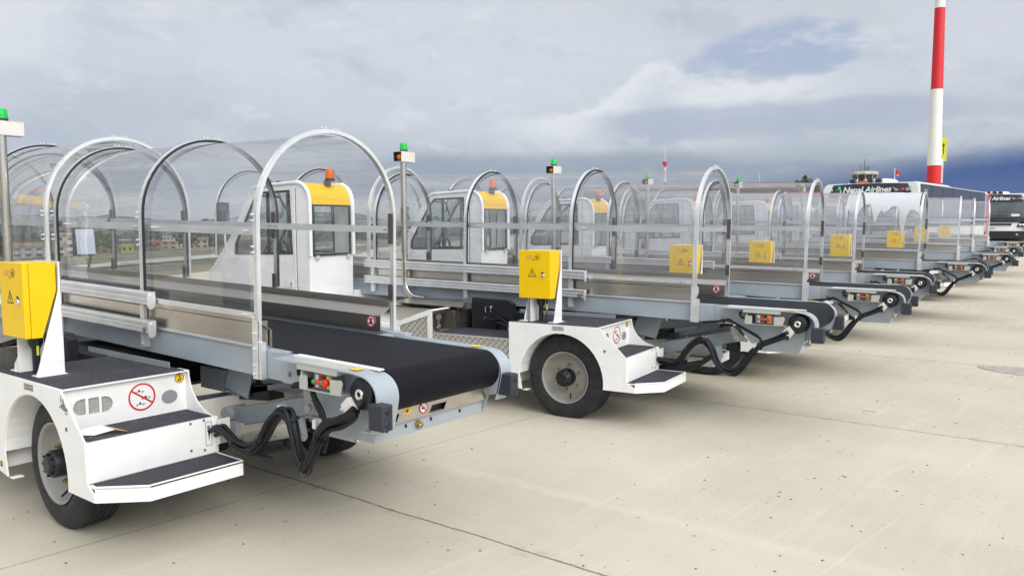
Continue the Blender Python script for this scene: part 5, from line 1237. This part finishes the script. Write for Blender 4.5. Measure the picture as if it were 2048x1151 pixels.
c = h.mix(h.math('MULTIPLY', blob(.325, .198, .105, .036, .34, h.math('ADD', h.math('MULTIPLY', n4, .6), h.math('MULTIPLY', n2, .4)), .6, 1.0), .78), c, (.38, .46, .65))    # blue gap
c = h.mix(h.math('MULTIPLY', blob(.245, .180, .05, .022, .2, n4, .6, 1.0), .55), c, (.40, .48, .66))
c = h.mix(h.math('MULTIPLY', blob(-.58, .262, .035, .022, .2, n4), .6), c, (.42, .50, .66))
def gauss(a, w):
    q = h.math('DIVIDE', h.math('SUBTRACT', AZ, a), w); return h.math('EXPONENT', h.math('MULTIPLY', h.math('MULTIPLY', q, q), -1.))
def ridge(c, H, a0, a1, th, col, amt, na=.05):
    hh = h.math('ADD', H, h.math('MULTIPLY', h.math('SUBTRACT', n4, .5), na)); hh = h.math('ADD', hh, h.math('MULTIPLY', h.math('SUBTRACT', n5, .5), na * .35))
    d = h.math('SUBTRACT', hh, EL)
    mk = h.math('MULTIPLY', h.ramp(d, -.001, .007), h.math('SUBTRACT', 1., h.ramp(d, th * .25, th)))
    mk = h.math('MULTIPLY', mk, h.math('MULTIPLY', h.ramp(AZ, a0 - .05, a0 + .05), h.math('SUBTRACT', 1., h.ramp(AZ, a1 - .05, a1 + .05))))
    return h.mix(h.math('MULTIPLY', mk, amt), c, col)
Hb = h.math('ADD', h.math('ADD', .128, h.math('MULTIPLY', AZ, .12)), h.math('MULTIPLY', gauss(.175, .045), .042))
c = ridge(c, h.math('ADD', Hb, .004), -.02, .40, .085, (.70, .73, .79), .75)
c = ridge(c, Hb, .02, .36, .045, (.80, .82, .86), .8)
c = ridge(c, h.math('ADD', .095, h.math('MULTIPLY', AZ, .03)), -.08, .30, .035, (.66, .69, .74), .5, .04)
c = ridge(c, h.math('ADD', .30, h.math('MULTIPLY', AZ, -.06)), -.70, -.36, .16, (.78, .80, .85), .4, .10)
c = ridge(c, h.math('ADD', .115, h.math('MULTIPLY', h.math('SUBTRACT', AZ, .4), .25)), .36, .62, .05, (.60, .65, .71), .5, .05)
up = h.math('SUBTRACT', 1., h.ramp(AZ, -.25, .9))
c = h.mix(h.math('MULTIPLY', h.ramp(n4, .50, .68), .45), c, (.80, .82, .86))
c = h.mix(h.math('MULTIPLY', h.ramp(n2, .52, .68), .48), c, (.42, .48, .59))
c = h.mix(h.math('MULTIPLY', h.ramp(n5, .52, .75), .22), c, (.50, .56, .66))
c = h.mix(h.math('MULTIPLY', blob(.52, .22, .10, .09, .4), .6), c, (.68, .71, .78))
c = h.mix(h.math('MULTIPLY', blob(.33, .120, .24, .024, .4), .7), c, (.42, .47, .60))
c = h.mix(h.math('MULTIPLY', blob(.10, .055, .50, .035, .35, n1), .65), c, (.25, .31, .41))
c = h.mix(h.math('MULTIPLY', blob(.42, .085, .22, .020, .35), .5), c, (.50, .56, .64))
# rain-dark blue sky low on the right
edge = h.math('SUBTRACT', h.math('ADD', .035, h.math('MULTIPLY', h.math('SUBTRACT', AZ, .28), .125)), EL)
edge = h.math('ADD', edge, h.math('MULTIPLY', h.math('SUBTRACT', n2, .5), .02))
dk = h.math('MULTIPLY', h.math('MULTIPLY', h.ramp(edge, -.022, .016), h.ramp(AZ, .20, .32)), h.math('SUBTRACT', 1., h.ramp(AZ, .7, 1.)))
c = h.mix(dk, c, (.0, .058, .27))
# pale strip above the hills at left
ps_ = h.math('MULTIPLY', h.math('SUBTRACT', 1., h.ramp(h.math('ABSOLUTE', h.math('SUBTRACT', EL, .018)), .004, .022)), h.math('SUBTRACT', 1., h.ramp(AZ, -.10, .15)))
c = h.mix(h.math('MULTIPLY', ps_, .55), c, (.66, .68, .68))
# brighter overcast overhead, then an added glow behind the camera
c = h.mix(h.ramp(EL, .35, .9), c, (.86, .88, .93))
sc_ = h.n('ShaderNodeVectorMath', operation='SCALE'); h.put(sc_, 0, c); 
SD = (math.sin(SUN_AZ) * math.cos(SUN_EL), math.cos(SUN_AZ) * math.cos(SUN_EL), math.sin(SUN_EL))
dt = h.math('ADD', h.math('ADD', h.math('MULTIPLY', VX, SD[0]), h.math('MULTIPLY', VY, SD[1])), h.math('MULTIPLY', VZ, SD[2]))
h.put(sc_, 'Scale', h.math('ADD', 7.9, h.math('MULTIPLY', h.ramp(dt, .15, .95), 12.)))      # sky brightened round the sun direction, added as a soft unseen key light
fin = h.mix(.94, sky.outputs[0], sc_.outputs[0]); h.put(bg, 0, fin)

sl = bpy.data.lights.new('sun', 'SUN'); sl.energy = 1.3; sl.angle = math.radians(28); sl.color = (1, .955, .88)
so = bpy.data.objects.new('sun', sl); COL.objects.link(so)
dv = Vector((math.sin(SUN_AZ) * math.cos(SUN_EL), math.cos(SUN_AZ) * math.cos(SUN_EL), math.sin(SUN_EL)))
so.rotation_euler = dv.to_track_quat('Z', 'Y').to_euler(); so.location = (0, 0, 30)

# ------------------------------------------------------------------ camera
cam = bpy.data.cameras.new('camera'); co = bpy.data.objects.new('camera', cam); COL.objects.link(co); S.camera = co
cam.sensor_fit = 'HORIZONTAL'; cam.sensor_width = 36; cam.lens = 1596.2 / 2048 * 36; cam.clip_start = .05; cam.clip_end = 20000
ya, p, r = math.radians(-37.9907), math.radians(-4.6416), math.radians(-.2983)
Fv = Vector((math.sin(ya), math.cos(ya), 0)); Rv = Vector((math.cos(ya), -math.sin(ya), 0)); U = Vector((0, 0, 1))
F2 = Fv * math.cos(p) + U * math.sin(p); U2 = -Fv * math.sin(p) + U * math.cos(p); R3 = Rv * math.cos(r) + U2 * math.sin(r); U3 = -Rv * math.sin(r) + U2 * math.cos(r)
M3 = Matrix((R3, U3, -F2)).transposed(); co.matrix_world = Matrix.Translation((4.3705, -3.0969, 1.5804)) @ M3.to_4x4()

S.view_settings.view_transform = 'Standard'; S.view_settings.look = 'None'; S.view_settings.exposure = 0.35; S.view_settings.gamma = 1
S.cycles.transparent_max_bounces = 64; S.cycles.max_bounces = 8; S.cycles.diffuse_bounces = 3; S.cycles.glossy_bounces = 4; S.cycles.transmission_bounces = 6; S.cycles.volume_bounces = 0
S.cycles.use_denoising = True; S.cycles.caustics_reflective = False; S.cycles.caustics_refractive = False
